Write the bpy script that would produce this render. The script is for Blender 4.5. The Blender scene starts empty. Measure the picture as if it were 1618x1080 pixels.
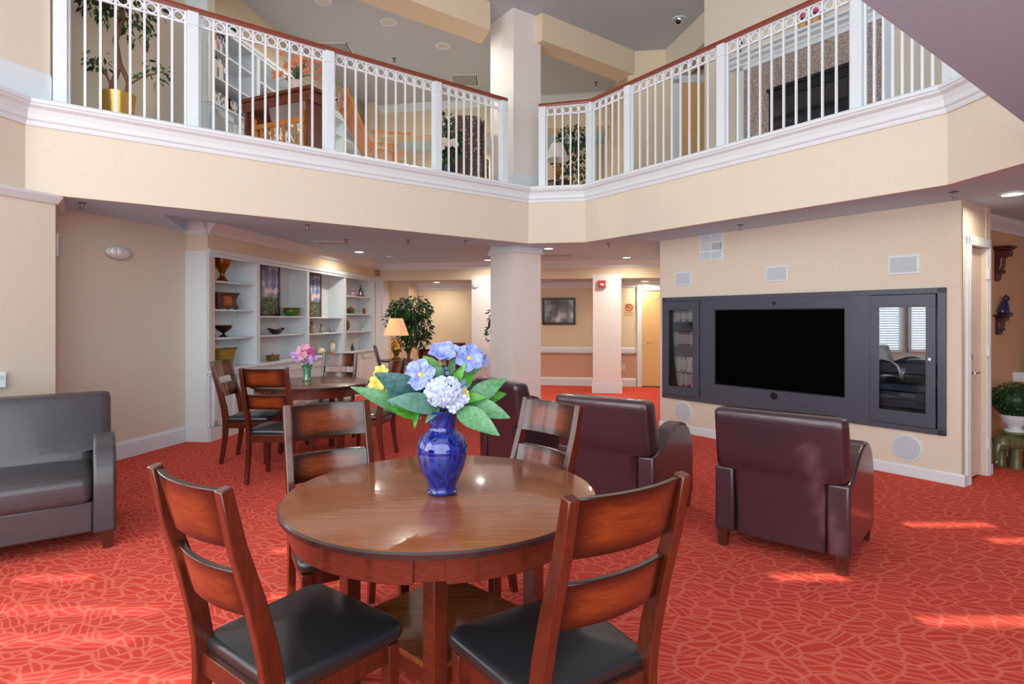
import bpy, math, random
from mathutils import Matrix, Vector
R = math.radians
C = bpy.context.scene.collection
sc = bpy.context.scene
random.seed(7)

# ---------------- camera, light, exposure ----------------
H = 1.44; FPX = 915.0; HZ = 503.0
cam = bpy.data.cameras.new('camera'); co = bpy.data.objects.new('camera', cam); C.objects.link(co)
co.location = (0, 0, H); co.rotation_euler = (R(90), 0, 0)
cam.sensor_width = 36; cam.lens = FPX / 1618 * 36; cam.shift_y = (HZ - 540) / 1618; cam.clip_start = .05
sc.camera = co
sc.view_settings.view_transform = 'Standard'; sc.view_settings.look = 'None'
sc.view_settings.gamma = 1; sc.view_settings.use_curve_mapping = False
sc.view_settings.exposure = -0.12
sc.cycles.use_denoising = True
sc.cycles.max_bounces = 8; sc.cycles.diffuse_bounces = 4; sc.cycles.glossy_bounces = 3
sc.cycles.transmission_bounces = 6; sc.cycles.transparent_max_bounces = 6
sc.cycles.caustics_reflective = False; sc.cycles.caustics_refractive = False
sc.cycles.sample_clamp_indirect = 4; sc.cycles.use_light_tree = True
w = bpy.data.worlds.new('sky'); sc.world = w; w.use_nodes = True
w.node_tree.nodes['Background'].inputs[0].default_value = (.80, .88, 1, 1)
w.node_tree.nodes['Background'].inputs[1].default_value = 1.2

def area(name, loc, size, direction, power, col=(1, 1, 1), shape='RECTANGLE', spread=180):
    l = bpy.data.lights.new(name, 'AREA'); l.shape = shape; l.size = size[0]
    if shape == 'RECTANGLE': l.size_y = size[1]
    l.energy = power; l.color = col; l.spread = R(spread)
    o = bpy.data.objects.new(name, l); C.objects.link(o); o.location = loc
    o.rotation_euler = Vector(direction).to_track_quat('-Z', 'Y').to_euler()
    return o
SUN_EL = 30
sl = bpy.data.lights.new('sun', 'SUN'); sl.energy = 11; sl.angle = R(.4); sl.color = (1, .95, .86)
so = bpy.data.objects.new('sun', sl); C.objects.link(so); so.location = (0, -12, 9)
so.rotation_euler = Vector((0, math.cos(R(SUN_EL)), -math.sin(R(SUN_EL)))).to_track_quat('-Z', 'Y').to_euler()
# area lights added before the rear and left walls, standing in for assumed daylight
area('rear_daylight_fill', (-.6, -2.85, 2.9), (9, 5.4), (0, 1, .04), 650, (.82, .94, 1))  # added fill; no window is built in the rear wall
area('left_daylight_fill', (-5.2, -.3, 2.9), (4.0, 4.6), (1, .25, .05), 300, (.86, .95, 1))  # second added fill; the wall behind it has no window
area('overhead_daylight_fill', (-.8, 1.2, 5.7), (5, 4.5), (0, .3, -1), 60, (.86, .95, 1))  # broad soft light added under the closed ceiling to brighten the atrium

# ---------------- helpers ----------------
def lin(r, g, b):
    f = lambda c: (c / 255) / 12.92 if c / 255 <= .04045 else ((c / 255 + .055) / 1.055) ** 2.4
    return (f(r), f(g), f(b))
class Mt:
    def __init__(s, name):
        s.m = bpy.data.materials.new(name); s.m.use_nodes = True; s.t = s.m.node_tree
        s.b = s.t.nodes['Principled BSDF']
    def n(s, typ, **kw):
        nd = s.t.nodes.new(typ)
        for k, v in kw.items(): setattr(nd, k, v)
        return nd
    def l(s, a, b): s.t.links.new(a, b)
    def ramp(s, src, stops, interp='LINEAR'):
        r = s.n('ShaderNodeValToRGB'); r.color_ramp.interpolation = interp
        e = r.color_ramp.elements
        while len(e) < len(stops): e.new(.5)
        for k, (p, c) in enumerate(stops): e[k].position = p; e[k].color = (*c, 1) if len(c) == 3 else c
        s.l(src, r.inputs[0]); return r.outputs[0]
    def mathn(s, op, a, b=None, c=None):
        m = s.n('ShaderNodeMath', operation=op)
        for i, v in enumerate((a, b, c)):
            if v is None: continue
            if isinstance(v, (int, float)): m.inputs[i].default_value = v
            else: s.l(v, m.inputs[i])
        return m.outputs[0]
    def mix(s, f, a, b):
        m = s.n('ShaderNodeMix', data_type='RGBA')
        for k, v in ((0, f), (6, a), (7, b)):
            if isinstance(v, (int, float)): m.inputs[k].default_value = v
            elif isinstance(v, tuple): m.inputs[k].default_value = (*v, 1)
            else: s.l(v, m.inputs[k])
        return m.outputs[2]
    def bump(s, h, strength=.2, dist=.01):
        b = s.n('ShaderNodeBump'); b.inputs['Strength'].default_value = strength; b.inputs['Distance'].default_value = dist
        s.l(h, b.inputs['Height']); s.l(b.outputs[0], s.b.inputs['Normal'])
    def tex(s, typ, coord='Object', scale=(1, 1, 1), rot=(0, 0, 0), **inp):
        tc = s.n('ShaderNodeTexCoord'); mp = s.n('ShaderNodeMapping')
        mp.inputs['Scale'].default_value = scale; mp.inputs['Rotation'].default_value = rot
        s.l(tc.outputs[coord], mp.inputs[0]); t = s.n(typ); s.l(mp.outputs[0], t.inputs['Vector'])
        for k, v in inp.items(): t.inputs[k].default_value = v
        return t
def mat(name, col, rough=.5, metal=0, coat=0, trans=0, emis=0, emcol=None, var=.06, vscale=6, bump=0, bscale=60, spec=None, ior=None, sheen=0):
    m = Mt(name); b = m.b
    c = tuple(col)
    if var:
        t = m.tex('ShaderNodeTexNoise', scale=(vscale,) * 3, Detail=3)
        lo = tuple(x * (1 - var) for x in c); hi = tuple(min(1, x * (1 + var)) for x in c)
        m.l(m.ramp(t.outputs[0], [(.3, lo), (.7, hi)]), b.inputs['Base Color'])
    else: b.inputs['Base Color'].default_value = (*c, 1)
    b.inputs['Roughness'].default_value = rough; b.inputs['Metallic'].default_value = metal
    b.inputs['Coat Weight'].default_value = coat; b.inputs['Coat Roughness'].default_value = .12
    b.inputs['Transmission Weight'].default_value = trans
    if spec is not None: b.inputs['Specular IOR Level'].default_value = spec
    if ior: b.inputs['IOR'].default_value = ior
    if emis: b.inputs['Emission Color'].default_value = (*(emcol or c), 1); b.inputs['Emission Strength'].default_value = emis
    if bump:
        t = m.tex('ShaderNodeTexNoise', scale=(bscale,) * 3, Detail=4); m.bump(t.outputs[0], bump, .004)
    return m.m

def T(x=0, y=0, z=0, rz=0, rx=0, ry=0):
    return Matrix.Translation((x, y, z)) @ Matrix.Rotation(R(rz), 4, 'Z') @ Matrix.Rotation(R(ry), 4, 'Y') @ Matrix.Rotation(R(rx), 4, 'X')
class MB:
    def __init__(s): s.v = []; s.f = []; s.M = None; s.mi = []; s.cur = 0
    def add(s, vs, fs):
        o = len(s.v)
        vs = [Vector(p) for p in vs]
        if s.M is not None: vs = [s.M @ p for p in vs]
        s.v += vs; s.f += [[i + o for i in f] for f in fs]; s.mi += [s.cur] * len(fs); return s
    def box(s, x0, y0, z0, x1, y1, z1):
        return s.add([(x0,y0,z0),(x1,y0,z0),(x1,y1,z0),(x0,y1,z0),(x0,y0,z1),(x1,y0,z1),(x1,y1,z1),(x0,y1,z1)],
            [(0,3,2,1),(4,5,6,7),(0,1,5,4),(1,2,6,5),(2,3,7,6),(3,0,4,7)])
    def cb(s, x, y, z, sx, sy, sz): return s.box(x-sx/2, y-sy/2, z-sz/2, x+sx/2, y+sy/2, z+sz/2)
    def prism(s, poly, z0, z1):
        a = sum(poly[i][0]*poly[(i+1)%len(poly)][1]-poly[(i+1)%len(poly)][0]*poly[i][1] for i in range(len(poly)))
        if a < 0: poly = poly[::-1]
        n = len(poly)
        return s.add([(x,y,z0) for x,y in poly]+[(x,y,z1) for x,y in poly],
            [list(range(n))[::-1], list(range(n,2*n))]+[(i,(i+1)%n,(i+1)%n+n,i+n) for i in range(n)])
    def sideprism(s, prof, x0, x1):      # profile in (y,z), extruded along x
        a = sum(prof[i][0]*prof[(i+1)%len(prof)][1]-prof[(i+1)%len(prof)][0]*prof[i][1] for i in range(len(prof)))
        if a < 0: prof = prof[::-1]
        n = len(prof)
        return s.add([(x0,y,z) for y,z in prof]+[(x1,y,z) for y,z in prof],
            [list(range(n))[::-1], list(range(n,2*n))]+[(i,(i+1)%n,(i+1)%n+n,i+n) for i in range(n)])
    def rings(s, rs, cap0=True, cap1=True, closed=True):   # list of rings of equal length
        n = len(rs[0]); vs = [p for r in rs for p in r]; fs = []
        for k in range(len(rs)-1):
            for i in range(n if closed else n-1):
                j = (i+1) % n; fs.append((k*n+i, k*n+j, (k+1)*n+j, (k+1)*n+i))
        if cap0: fs.append(list(range(n))[::-1])
        if cap1: fs.append([(len(rs)-1)*n+i for i in range(n)])
        return s.add(vs, fs)
    def lathe(s, prof, n=24, c=(0,0,0), cap0=True, cap1=True):
        return s.rings([[(c[0]+r*math.cos(2*math.pi*i/n), c[1]+r*math.sin(2*math.pi*i/n), c[2]+z) for i in range(n)] for r, z in prof], cap0, cap1)
    def tube(s, pts, rad, n=8):
        pts = [Vector(p) for p in pts]; rr = rad if isinstance(rad, (list, tuple)) else [rad]*len(pts)
        rs = []; up = Vector((0, 0, 1))
        for k, p in enumerate(pts):
            d = (pts[min(k+1, len(pts)-1)]-pts[max(k-1, 0)]).normalized()
            a = d.cross(up if abs(d.z) < .9 else Vector((1, 0, 0))).normalized()
            if rs and a.dot(pa) < 0: a = -a
            pa = a; b = d.cross(a)
            rs.append([p+(a*math.cos(2*math.pi*i/n)+b*math.sin(2*math.pi*i/n))*rr[k] for i in range(n)])
        return s.rings(rs)
    def bar(s, pts, w, t, side):       # rectangular section swept; w along side vector, t perpendicular
        pts = [Vector(p) for p in pts]; sd = Vector(side).normalized(); rs = []
        ws = w if isinstance(w, (list, tuple)) else [w]*len(pts); ts = t if isinstance(t, (list, tuple)) else [t]*len(pts)
        for k, p in enumerate(pts):
            d = (pts[min(k+1, len(pts)-1)]-pts[max(k-1, 0)]).normalized(); b = d.cross(sd).normalized()
            rs.append([p+sd*ws[k]/2*a+b*ts[k]/2*c for a, c in ((-1,-1),(1,-1),(1,1),(-1,1))])
        return s.rings(rs)
    def ball(s, c, r, n=12, m=8):
        r = r if isinstance(r, (list, tuple)) else (r, r, r)
        return s.rings([[(c[0]+r[0]*max(.01, math.sin(math.pi*k/m))*math.cos(2*math.pi*i/n), c[1]+r[1]*max(.01, math.sin(math.pi*k/m))*math.sin(2*math.pi*i/n),
            c[2]-r[2]*math.cos(math.pi*k/m)) for i in range(n)] for k in range(m+1)])
    def torus(s, c, R0, r0, axis='y', n=24, m=6):
        rs = []
        for i in range(n+1):
            a = 2*math.pi*i/n; ring = []
            for j in range(m):
                b = 2*math.pi*j/m; rr = R0+r0*math.cos(b); q = (rr*math.cos(a), r0*math.sin(b), rr*math.sin(a))
                if axis == 'z': q = (q[0], q[2], q[1])
                ring.append((c[0]+q[0], c[1]+q[1], c[2]+q[2]))
            rs.append(ring)
        return s.rings(rs, False, False)
    def pillow(s, outline, z0, z1, r, dome=0.0, steps=5):  # soft slab
        cx = sum(p[0] for p in outline)/len(outline); cy = sum(p[1] for p in outline)/len(outline)
        sz = max(max(abs(p[0]-cx) for p in outline), .01)
        def ring(inset, z): k = 1-inset/sz; return [(cx+(x-cx)*k, cy+(y-cy)*k, z) for x, y in outline]
        rs = [ring(r*(1-math.sin(a)), z0+r*(1-math.cos(a))) for a in [math.pi/2*i/steps for i in range(steps+1)]]
        rs += [ring(r*(1-math.cos(a)), z1-r*(1-math.sin(a))) for a in [math.pi/2*i/steps for i in range(steps+1)]]
        for q in (.85, .65, .45, .2): rs.append([(cx+(x-cx)*q*(1-r/sz), cy+(y-cy)*q*(1-r/sz), z1+dome*(1-q*q)) for x, y in outline])
        return s.rings(rs)
    def build(s, name, m, parent=None, smooth=False, bevel=0, world=False, seg=2, angle=35):
        me = bpy.data.meshes.new(name); vs = s.v
        if world and parent is not None:
            Mi = (Matrix.Translation(parent.location) @ parent.rotation_euler.to_matrix().to_4x4()).inverted()
            vs = [Mi @ p for p in vs]
        me.from_pydata([tuple(p) for p in vs], [], s.f)
        for mm in (m if isinstance(m, list) else [m]): me.materials.append(mm)
        for p, i in zip(me.polygons, s.mi): p.material_index = i
        import bmesh
        bm = bmesh.new(); bm.from_mesh(me); bmesh.ops.recalc_face_normals(bm, faces=bm.faces); bm.to_mesh(me); bm.free()
        o = bpy.data.objects.new(name, me); C.objects.link(o)
        if parent is not None: o.parent = parent
        if bevel:
            b = o.modifiers.new('bevel', 'BEVEL'); b.width = bevel; b.segments = seg; b.limit_method = 'ANGLE'; b.angle_limit = R(40)
            b.harden_normals = False
        if smooth or bevel:
            me.shade_smooth()
            try: me.set_sharp_from_angle(angle=R(angle))
            except Exception: pass
        return o
def tag(o, label=None, cat=None, group=None, kind=None):
    if label: o['label'] = label
    if cat: o['category'] = cat
    if group: o['group'] = group
    if kind: o['kind'] = kind
    return o
def thing(name, label, cat, loc=(0,0,0), rz=0, group=None):
    o = bpy.data.objects.new(name, None); o.empty_display_size = .1; C.objects.link(o)
    o.location = loc; o.rotation_euler = (0, 0, R(rz)); return tag(o, label, cat, group)
def struct(o): o['kind'] = 'structure'; return o
def dup(root, loc, rz, label, group=None, scale=None):
    def cp(o, par):
        c = o.copy(); C.objects.link(c)
        if par is not None: c.parent = par
        for ch in [k for k in C.objects if k.parent == o]: cp(ch, c)
        return c
    r = cp(root, None); r.location = loc; r.rotation_euler = (0, 0, R(rz)); r['label'] = label
    if group: r['group'] = group
    if scale: r.scale = (scale,)*3
    return r
def rrect(w, d, r, n=6, wb=None):   # rounded rectangle outline, wb = width at the back
    pts = []; wb = wb or w
    for cx, cy, a0 in ((1, 1, 0), (-1, 1, 90), (-1, -1, 180), (1, -1, 270)):
        ww = w if cy > 0 else wb
        for k in range(n+1):
            a = R(a0+90*k/n); pts.append((cx*(ww/2-r)+r*math.cos(a), cy*(d/2-r)+r*math.sin(a)))
    return pts
def gp(px, py, z=0.0):              # plan position of a point at height z seen at (px, py)
    Y = FPX*(H-z)/(py-HZ); return ((px-809)/FPX*Y, Y)
def atp(px, py, Y): return Vector(((px-809)/FPX*Y, Y, H-(py-HZ)/FPX*Y))

# ---------------- materials ----------------
wall_c = mat('wall_paint_cream', lin(222, 211, 192), .85, bump=.05, bscale=180, var=.02)
wall_y = mat('wall_paint_gallery', lin(226, 208, 178), .85, bump=.05, bscale=180, var=.02)
wall_p = mat('wall_paint_peach', lin(206, 168, 140), .85, var=.02)
hall_c = mat('wall_paint_ochre', lin(214, 176, 136), .85, var=.02)
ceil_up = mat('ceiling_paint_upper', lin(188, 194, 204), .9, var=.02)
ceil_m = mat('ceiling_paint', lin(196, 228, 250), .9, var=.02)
white = mat('white_trim_paint', lin(222, 230, 233), .45, var=.015)
whitem = mat('white_metal_paint', lin(228, 233, 236), .35, var=.01)
door_m = mat('door_paint_tan', lin(224, 184, 124), .45, var=.02)
doorw = mat('door_paint_cream', lin(236, 220, 204), .4, var=.02)
leather = mat('dark_leather', lin(54, 34, 42), .32, coat=.6, bump=.12, bscale=260, var=.1)
leather_s = mat('charcoal_leather', lin(62, 58, 62), .36, coat=.25, bump=.12, bscale=260, var=.1)
blackseat = mat('black_vinyl', lin(30, 31, 34), .32, coat=.3, bump=.05, bscale=240, var=.08)
chrome = mat('chrome', (.75, .75, .74), .2, 1, var=0)
brass = mat('brass', lin(190, 150, 70), .3, .9, var=.1, vscale=10)
darkwood = mat('dark_wood', lin(70, 32, 20), .3, coat=.4, var=.3, vscale=20)
cab = mat('charcoal_cabinet_paint', lin(74, 78, 90), .4, coat=.15, var=.05)
blackp = mat('black_plastic', (.008, .008, .009), .35, var=0)
tvm = mat('television_screen', (.0005, .0005, .0005), .6, var=0, spec=.02)
greyp = mat('speaker_grille_grey', lin(192, 202, 208), .8, var=.03)
def glassm(name, col, rough=.02, clear=.85):
    m = Mt(name); tr = m.n('ShaderNodeBsdfTransparent'); gl = m.n('ShaderNodeBsdfGlossy'); mx = m.n('ShaderNodeMixShader')
    tr.inputs[0].default_value = (*col, 1); gl.inputs['Roughness'].default_value = rough
    fr = m.n('ShaderNodeFresnel'); fr.inputs[0].default_value = 1.6
    f = m.mathn('ADD', fr.outputs[0], 1-clear-.04)
    m.l(f, mx.inputs[0]); m.l(tr.outputs[0], mx.inputs[1]); m.l(gl.outputs[0], mx.inputs[2])
    m.l(mx.outputs[0], m.t.nodes['Material Output'].inputs['Surface']); return m.m
glass = glassm('clear_glass', (.95, .97, .97), .02, .96); glassr = glassm('reflective_glass', (.85, .88, .9), .01, .80)

def carpet():
    m = Mt('red_leaf_carpet')
    tc = m.n('ShaderNodeTexCoord')
    nz = m.n('ShaderNodeTexNoise'); nz.inputs['Scale'].default_value = 5; m.l(tc.outputs['Object'], nz.inputs['Vector'])
    ad = m.n('ShaderNodeMixRGB', blend_type='LINEAR_LIGHT'); ad.inputs[0].default_value = .035
    m.l(tc.outputs['Object'], ad.inputs[1]); m.l(nz.outputs['Color'], ad.inputs[2])
    mp = m.n('ShaderNodeMapping'); mp.inputs['Scale'].default_value = (8.4, 11.5, 1); mp.inputs['Rotation'].default_value = (0, 0, R(28)); m.l(ad.outputs[0], mp.inputs[0])
    v1 = m.n('ShaderNodeTexVoronoi', feature='F1'); v2 = m.n('ShaderNodeTexVoronoi', feature='DISTANCE_TO_EDGE')
    for v in (v1, v2): v.voronoi_dimensions = '2D'; v.inputs['Scale'].default_value = 1; v.inputs['Randomness'].default_value = .9; m.l(mp.outputs[0], v.inputs['Vector'])
    sep = m.n('ShaderNodeSeparateColor'); m.l(v1.outputs['Color'], sep.inputs[0])
    ang = m.mathn('MULTIPLY_ADD', sep.outputs[0], 1.9, -.6); sx = m.n('ShaderNodeSeparateXYZ'); m.l(ad.outputs[0], sx.inputs[0])
    u = m.mathn('ADD', m.mathn('MULTIPLY', sx.outputs[0], m.mathn('SINE', ang)), m.mathn('MULTIPLY', sx.outputs[1], m.mathn('COSINE', ang)))
    fr = m.mathn('MULTIPLY_ADD', sep.outputs[1], 120, 110)      # each leaf is filled with parallel fingers, fine or broad
    st = m.mathn('SINE', m.mathn('MULTIPLY', u, fr))
    g = m.ramp(m.mathn('MULTIPLY_ADD', st, .5, .5), [(0, (1, 1, 1)), (.10, (.7, .7, .7)), (.30, (0, 0, 0))])
    e = m.ramp(v2.outputs['Distance'], [(.03, (1, 1, 1)), (.11, (0, 0, 0))])
    st.node.use_clamp = False
    f = m.mathn('MAXIMUM', g, e)
    fine = m.tex('ShaderNodeTexNoise', scale=(260, 260, 260), Detail=2)
    big = m.tex('ShaderNodeTexNoise', scale=(1.2, 1.2, 1), Detail=2)
    base = m.mix(m.ramp(fine.outputs[0], [(.3, (0, 0, 0)), (.7, (1, 1, 1))]), lin(198, 58, 48), lin(216, 76, 62))
    line = m.mix(m.ramp(fine.outputs[0], [(.3, (0, 0, 0)), (.7, (1, 1, 1))]), lin(222, 102, 82), lin(238, 128, 106))
    col = m.mix(m.mathn('MULTIPLY', f, .78), base, line)
    m.l(m.mix(m.mathn('MULTIPLY', big.outputs[0], .10), col, lin(190, 90, 76)), m.b.inputs['Base Color'])
    m.b.inputs['Roughness'].default_value = .95; m.b.inputs['Specular IOR Level'].default_value = .1
    m.bump(m.mathn('ADD', m.mathn('MULTIPLY', f, -.5), fine.outputs[0]), .5, .004)
    return m.m
carpet_m = carpet()
def wood(name, c0, c1, rough=.22, scale=(3, 40, 3), coat=.5, edge=None, coord='Object', rot=(0,0,0)):
    m = Mt(name); t = m.tex('ShaderNodeTexNoise', coord=coord, scale=scale, rot=rot, Detail=5, Distortion=.6)
    col = m.ramp(t.outputs[0], [(.28, c0), (.5, tuple((a+b)/2 for a, b in zip(c0, c1))), (.72, c1)])
    if edge:      # burnished (darker stained) rim of the board
        tc = m.n('ShaderNodeTexCoord'); sp = m.n('ShaderNodeSeparateXYZ'); m.l(tc.outputs['Generated'], sp.inputs[0])
        fs = []
        for ax, wd in edge:
            dd = m.mathn('ABSOLUTE', m.mathn('SUBTRACT', sp.outputs[ax], .5)); dd = m.mathn('SUBTRACT', .5, dd)
            mr = m.n('ShaderNodeMapRange', interpolation_type='SMOOTHSTEP'); m.l(dd, mr.inputs[0]); mr.inputs[2].default_value = wd; fs.append(mr.outputs[0])
        f = fs[0]
        for g in fs[1:]: f = m.mathn('MULTIPLY', f, g)
        col = m.mix(f, tuple(x*.16 for x in c0), col)
    m.l(col, m.b.inputs['Base Color']); m.b.inputs['Roughness'].default_value = rough
    m.b.inputs['Coat Weight'].default_value = coat; m.b.inputs['Coat Roughness'].default_value = .1
    return m.m
cw0, cw1 = lin(64, 25, 14), lin(90, 36, 18)
chair_wood = wood('chair_cherry_wood', cw0, cw1, scale=(14, 14, 2.5))
slat_wood = wood('chair_slat_wood', lin(92, 36, 14), lin(128, 58, 22), scale=(2, 14, 16), edge=((0, .26), (2, .34)))
table_wood = wood('tabletop_walnut', lin(124, 66, 32), lin(154, 88, 46), rough=.26, scale=(.9, 11, 3), coat=.5)
edge_wood = wood('table_rim_dark', lin(26, 15, 14), lin(40, 24, 22), scale=(20, 20, 40), rough=.35)
apron_wood = wood('table_apron_wood', lin(76, 31, 20), lin(102, 44, 26), scale=(5, 5, 40))
orange_wood = wood('honey_oak_wood', lin(196, 112, 36), lin(228, 150, 62), scale=(10, 10, 2), rough=.35)
brown_wood = wood('desk_brown_wood', lin(96, 44, 24), lin(136, 66, 34), scale=(3, 12, 12))
rail_wood = wood('handrail_mahogany', lin(110, 44, 26), lin(150, 68, 42), scale=(6, 6, 20), rough=.3)
leaf_g = [mat('leaf_green_dark', lin(28, 62, 26), .5, var=.3, vscale=30), mat('leaf_green_mid', lin(52, 104, 40), .5, var=.3, vscale=30),
          mat('leaf_green_deep', lin(20, 44, 24), .5, var=.3, vscale=30)]
bark = mat('ficus_bark', lin(120, 84, 62), .8, var=.25, vscale=25, bump=.3)
# ---------------- plan of the place (metres) ----------------
Lc = (.223, 7.84); Ld = (.7935, .6087)                 # balcony corner and direction of its left run
def Lp(t, off=0): return (Lc[0]-Ld[0]*t-Ld[1]*off, Lc[1]-Ld[1]*t+Ld[0]*off)   # t metres left of the corner, off behind the fascia
F0 = Lp(5.22); F1 = Lc; F2 = (.977, 7.71); F3 = (3.31, 4.40); F4 = (3.36, 3.55)
P0 = (-3.80, 4.82); P1 = (-3.95, 4.40); P2 = (-4.75, 3.0); P3 = (-5.5, 1.4)
R0 = (-4.15, 5.3); R1 = (-3.83, 6.80); B0 = (-3.56, 6.77)
BX = (.16, .987); BK_RZ = 80.8                          # along the bookcase wall
BEND = 5.28                                             # bookcase run length
Wb = (3.87, 4.97); Wd = (.585, -.811); Wa = (Wb[0]-Wd[0]*3.28, Wb[1]-Wd[1]*3.28); TV_RZ = -54.2
Wc = (4.447, 5.378)
yb = lambda x: 11.2-.16*(x-1.85)                        # far beam line
yw = lambda x: 12.4-.16*(x-1.8)                         # back wall line
Z1, Z2, ZF, ZC = 2.46, 2.56, 3.2, 5.8                   # soffit, gallery ceiling, upper floor, upper ceiling

struct(MB().box(-9, -3.3, -.12, 10, 15, 0).build('floor', carpet_m))
def wallp(name, pts, z0, z1, th=.14, m=wall_c, side=1, world=True):   # wall following pts; thickness to the left of travel
    o = MB()
    for (x0, y0), (x1, y1) in zip(pts, pts[1:]):
        L = math.hypot(x1-x0, y1-y0); nx, ny = -(y1-y0)/L*th*side, (x1-x0)/L*th*side
        o.prism([(x0, y0), (x1, y1), (x1+nx, y1+ny), (x0+nx, y0+ny)], z0, z1)
    return struct(o.build(name, m))
def strip(name, pts, prof, m=white, side=1, closed=False):   # moulding: profile of (out, z) swept along pts, out = towards the room (right of travel*side)
    n = len(pts); o = MB(); rs = []
    for k, (x, y) in enumerate(pts):
        ds = []
        if k: ds.append(((x-pts[k-1][0]), (y-pts[k-1][1])))
        if k < n-1: ds.append(((pts[k+1][0]-x), (pts[k+1][1]-y)))
        ns = [Vector((dy, -dx)).normalized()*side for dx, dy in ds]
        if len(ns) == 2: mm = (ns[0]+ns[1]).normalized(); mm = mm/max(.3, mm.dot(ns[0]))
        else: mm = ns[0]
        rs.append([(x+mm.x*a, y+mm.y*a, z) for a, z in prof])
    return struct(o.rings(rs).build(name, m))
# lower left: lit pier, recess, pilaster
wallp('wall_left', [P3, P2, P1, P0, R0, (R1[0]-.02, R1[1]-.08)], 0, Z1+.005, .14, wall_c); wallp('wall_pilaster', [(R1[0]-.02, R1[1]-.08), R1, B0], 0, Z2, .14, wall_c)
# right hand return, closet and hallway
o = MB(); o.M = T(Wb[0], Wb[1], 0, TV_RZ)
for x0_, x1_, z0_, z1_ in ((-3.28, -3.20, 0, Z2), (-3.20, -.14, 0, .44), (-3.20, -.14, 1.69, Z2), (-.14, 0, 0, Z2)): o.box(x0_, 0, z0_, x1_, .14, z1_)
struct(o.build('wall_media', wall_c))
hx, hy = .811, .585
wallp('wall_closet_side', [Wb, (Wb[0]+hx*.12, Wb[1]+hy*.12)], 0, Z2, .13, wall_c)
wallp('wall_closet_corner', [(Wb[0]+hx*.60, Wb[1]+hy*.60), Wc, (Wc[0]-Wd[0]*.8, Wc[1]-Wd[1]*.8)], 0, Z2, .13, wall_c)
wallp('wall_closet_head', [(Wb[0]+hx*.12, Wb[1]+hy*.12), (Wb[0]+hx*.60, Wb[1]+hy*.60)], 2.13, Z2, .13, wall_c)
H0 = (4.35, 5.55); Hd = (.84, .54)
wallp('wall_hallway', [H0, (H0[0]+Hd[0]*4, H0[1]+Hd[1]*4)], 0, Z2, .12, hall_c)
# back of the gallery
wallp('wall_back', [(-3.2, yw(-3.2)), (4.2, yw(4.2))], 0, ZC, .14, wall_y)
struct(MB().prism([(-3.1, yw(-3.1)-.03), (4, yw(4)-.03), (4, yw(4)), (-3.1, yw(-3.1))], .16, .72).build('wall_back_dado', wall_p))
wallp('wall_back_jog', [(-2.9, 12.55), (-2.22, 12.45), (-2.12, 13.0)], 0, 2.22, .5, wall_y, side=1)
e0 = (B0[0]+BX[0]*BEND, B0[1]+BX[1]*BEND)
wallp('wall_back_left', [e0, (e0[0]+.16*2.2, e0[1]+.987*2.2)], 0, ZC, .16, wall_y)
wallp('wall_back_right', [Wa, (Wa[0]+.15, Wa[1]+.2), (3.2, 11.0), (3.6, 12.2)], 0, Z2, .14, wall_y, side=-1)
# beam on the far colonnade, and the lower hallway ceiling behind it
struct(MB().prism([(-3.4, yb(-3.4)), (4.2, yb(4.2)), (4.2, yb(4.2)+.35), (-3.4, yb(-3.4)+.35)], 2.22, Z2+.1).build('wall_far_beam', wall_y))
struct(MB().prism([(-3.4, yb(-3.4)+.35), (4.2, yb(4.2)+.35), (4.2, 13.5), (-3.4, 14)], 2.22, 2.34).build('ceiling_hall', ceil_m))
# gallery slab and its soffits
outer = [(6.9, 3.55), (9.5, 3.55), (9.5, 14.5), (-8.5, 14.5), (-8.5, 4.0), (-4.3, 3.9)]
P1f = (-3.97, 4.35)
fpts = [(-4.9, 2.6), P1f, F0, F1, F2, F3, F4, (3.4, 2.9)]
def off(pts, d):
    res = []
    for k, (x, y) in enumerate(pts):
        ns = []
        for a, b in ((k-1, k), (k, k+1)):
            if a >= 0 and b < len(pts): dx, dy = pts[b][0]-pts[a][0], pts[b][1]-pts[a][1]; ns.append(Vector((dy, -dx)).normalized())
        mm = (ns[0]+ns[-1]).normalized(); mm = mm/max(.3, mm.dot(ns[0])); res.append((x+mm.x*d, y+mm.y*d))
    return res
inn = off(fpts, -.06)[1:7]; slab = inn+outer
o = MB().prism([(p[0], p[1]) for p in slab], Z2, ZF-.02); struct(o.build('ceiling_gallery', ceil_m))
G = lambda t: Lp(t, .53)
struct(MB().prism([P0]+off(fpts, -.03)[2:7]+[(9, 3.55), (9, 9), (Wa[0]+.3, 9), (Wa[0]+.02, Wa[1]-.02), (1.07, 8.22), (.25, 8.42), G(.2), G(4.2), (R1[0], R1[1]+.05), (-4.5, 6.9), (-4.6, 4.9)], Z1, Z2+.01).build('ceiling_soffit', ceil_m))
# fascia: cream face and white crown ledge, following the atrium edge
strip('wall_fascia', fpts, [(0, Z1-.004), (0, 3.02), (-.05, 3.02), (-.035, Z1-.004)], wall_c)
strip('trim_1', fpts, [(-.1, 3.0), (.012, 3.0), (.018, 3.02), (.02, 3.035), (.035, 3.05), (.04, 3.09), (.055, 3.13), (.085, 3.15), (.09, 3.165), (.10, 3.17), (.10, 3.195), (.08, 3.21), (-.3, 3.21)], white)
struct(MB().prism(slab, ZF-.02, ZF).build('floor_gallery', mat('gallery_bounce_carpet', lin(205, 190, 175), .95)))  # unseen upper floor, kept pale to bounce light onto the ceiling
# near soffit above the right of the viewer
struct(MB().prism([(.9, 1.693), (3.36, 3.535), (9, 3.55), (9, .3), (.9, .3)], Z1, 2.8).build('ceiling_near_soffit', mat('lavender_soffit_paint', lin(178, 230, 255), .9, var=.02)))
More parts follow.
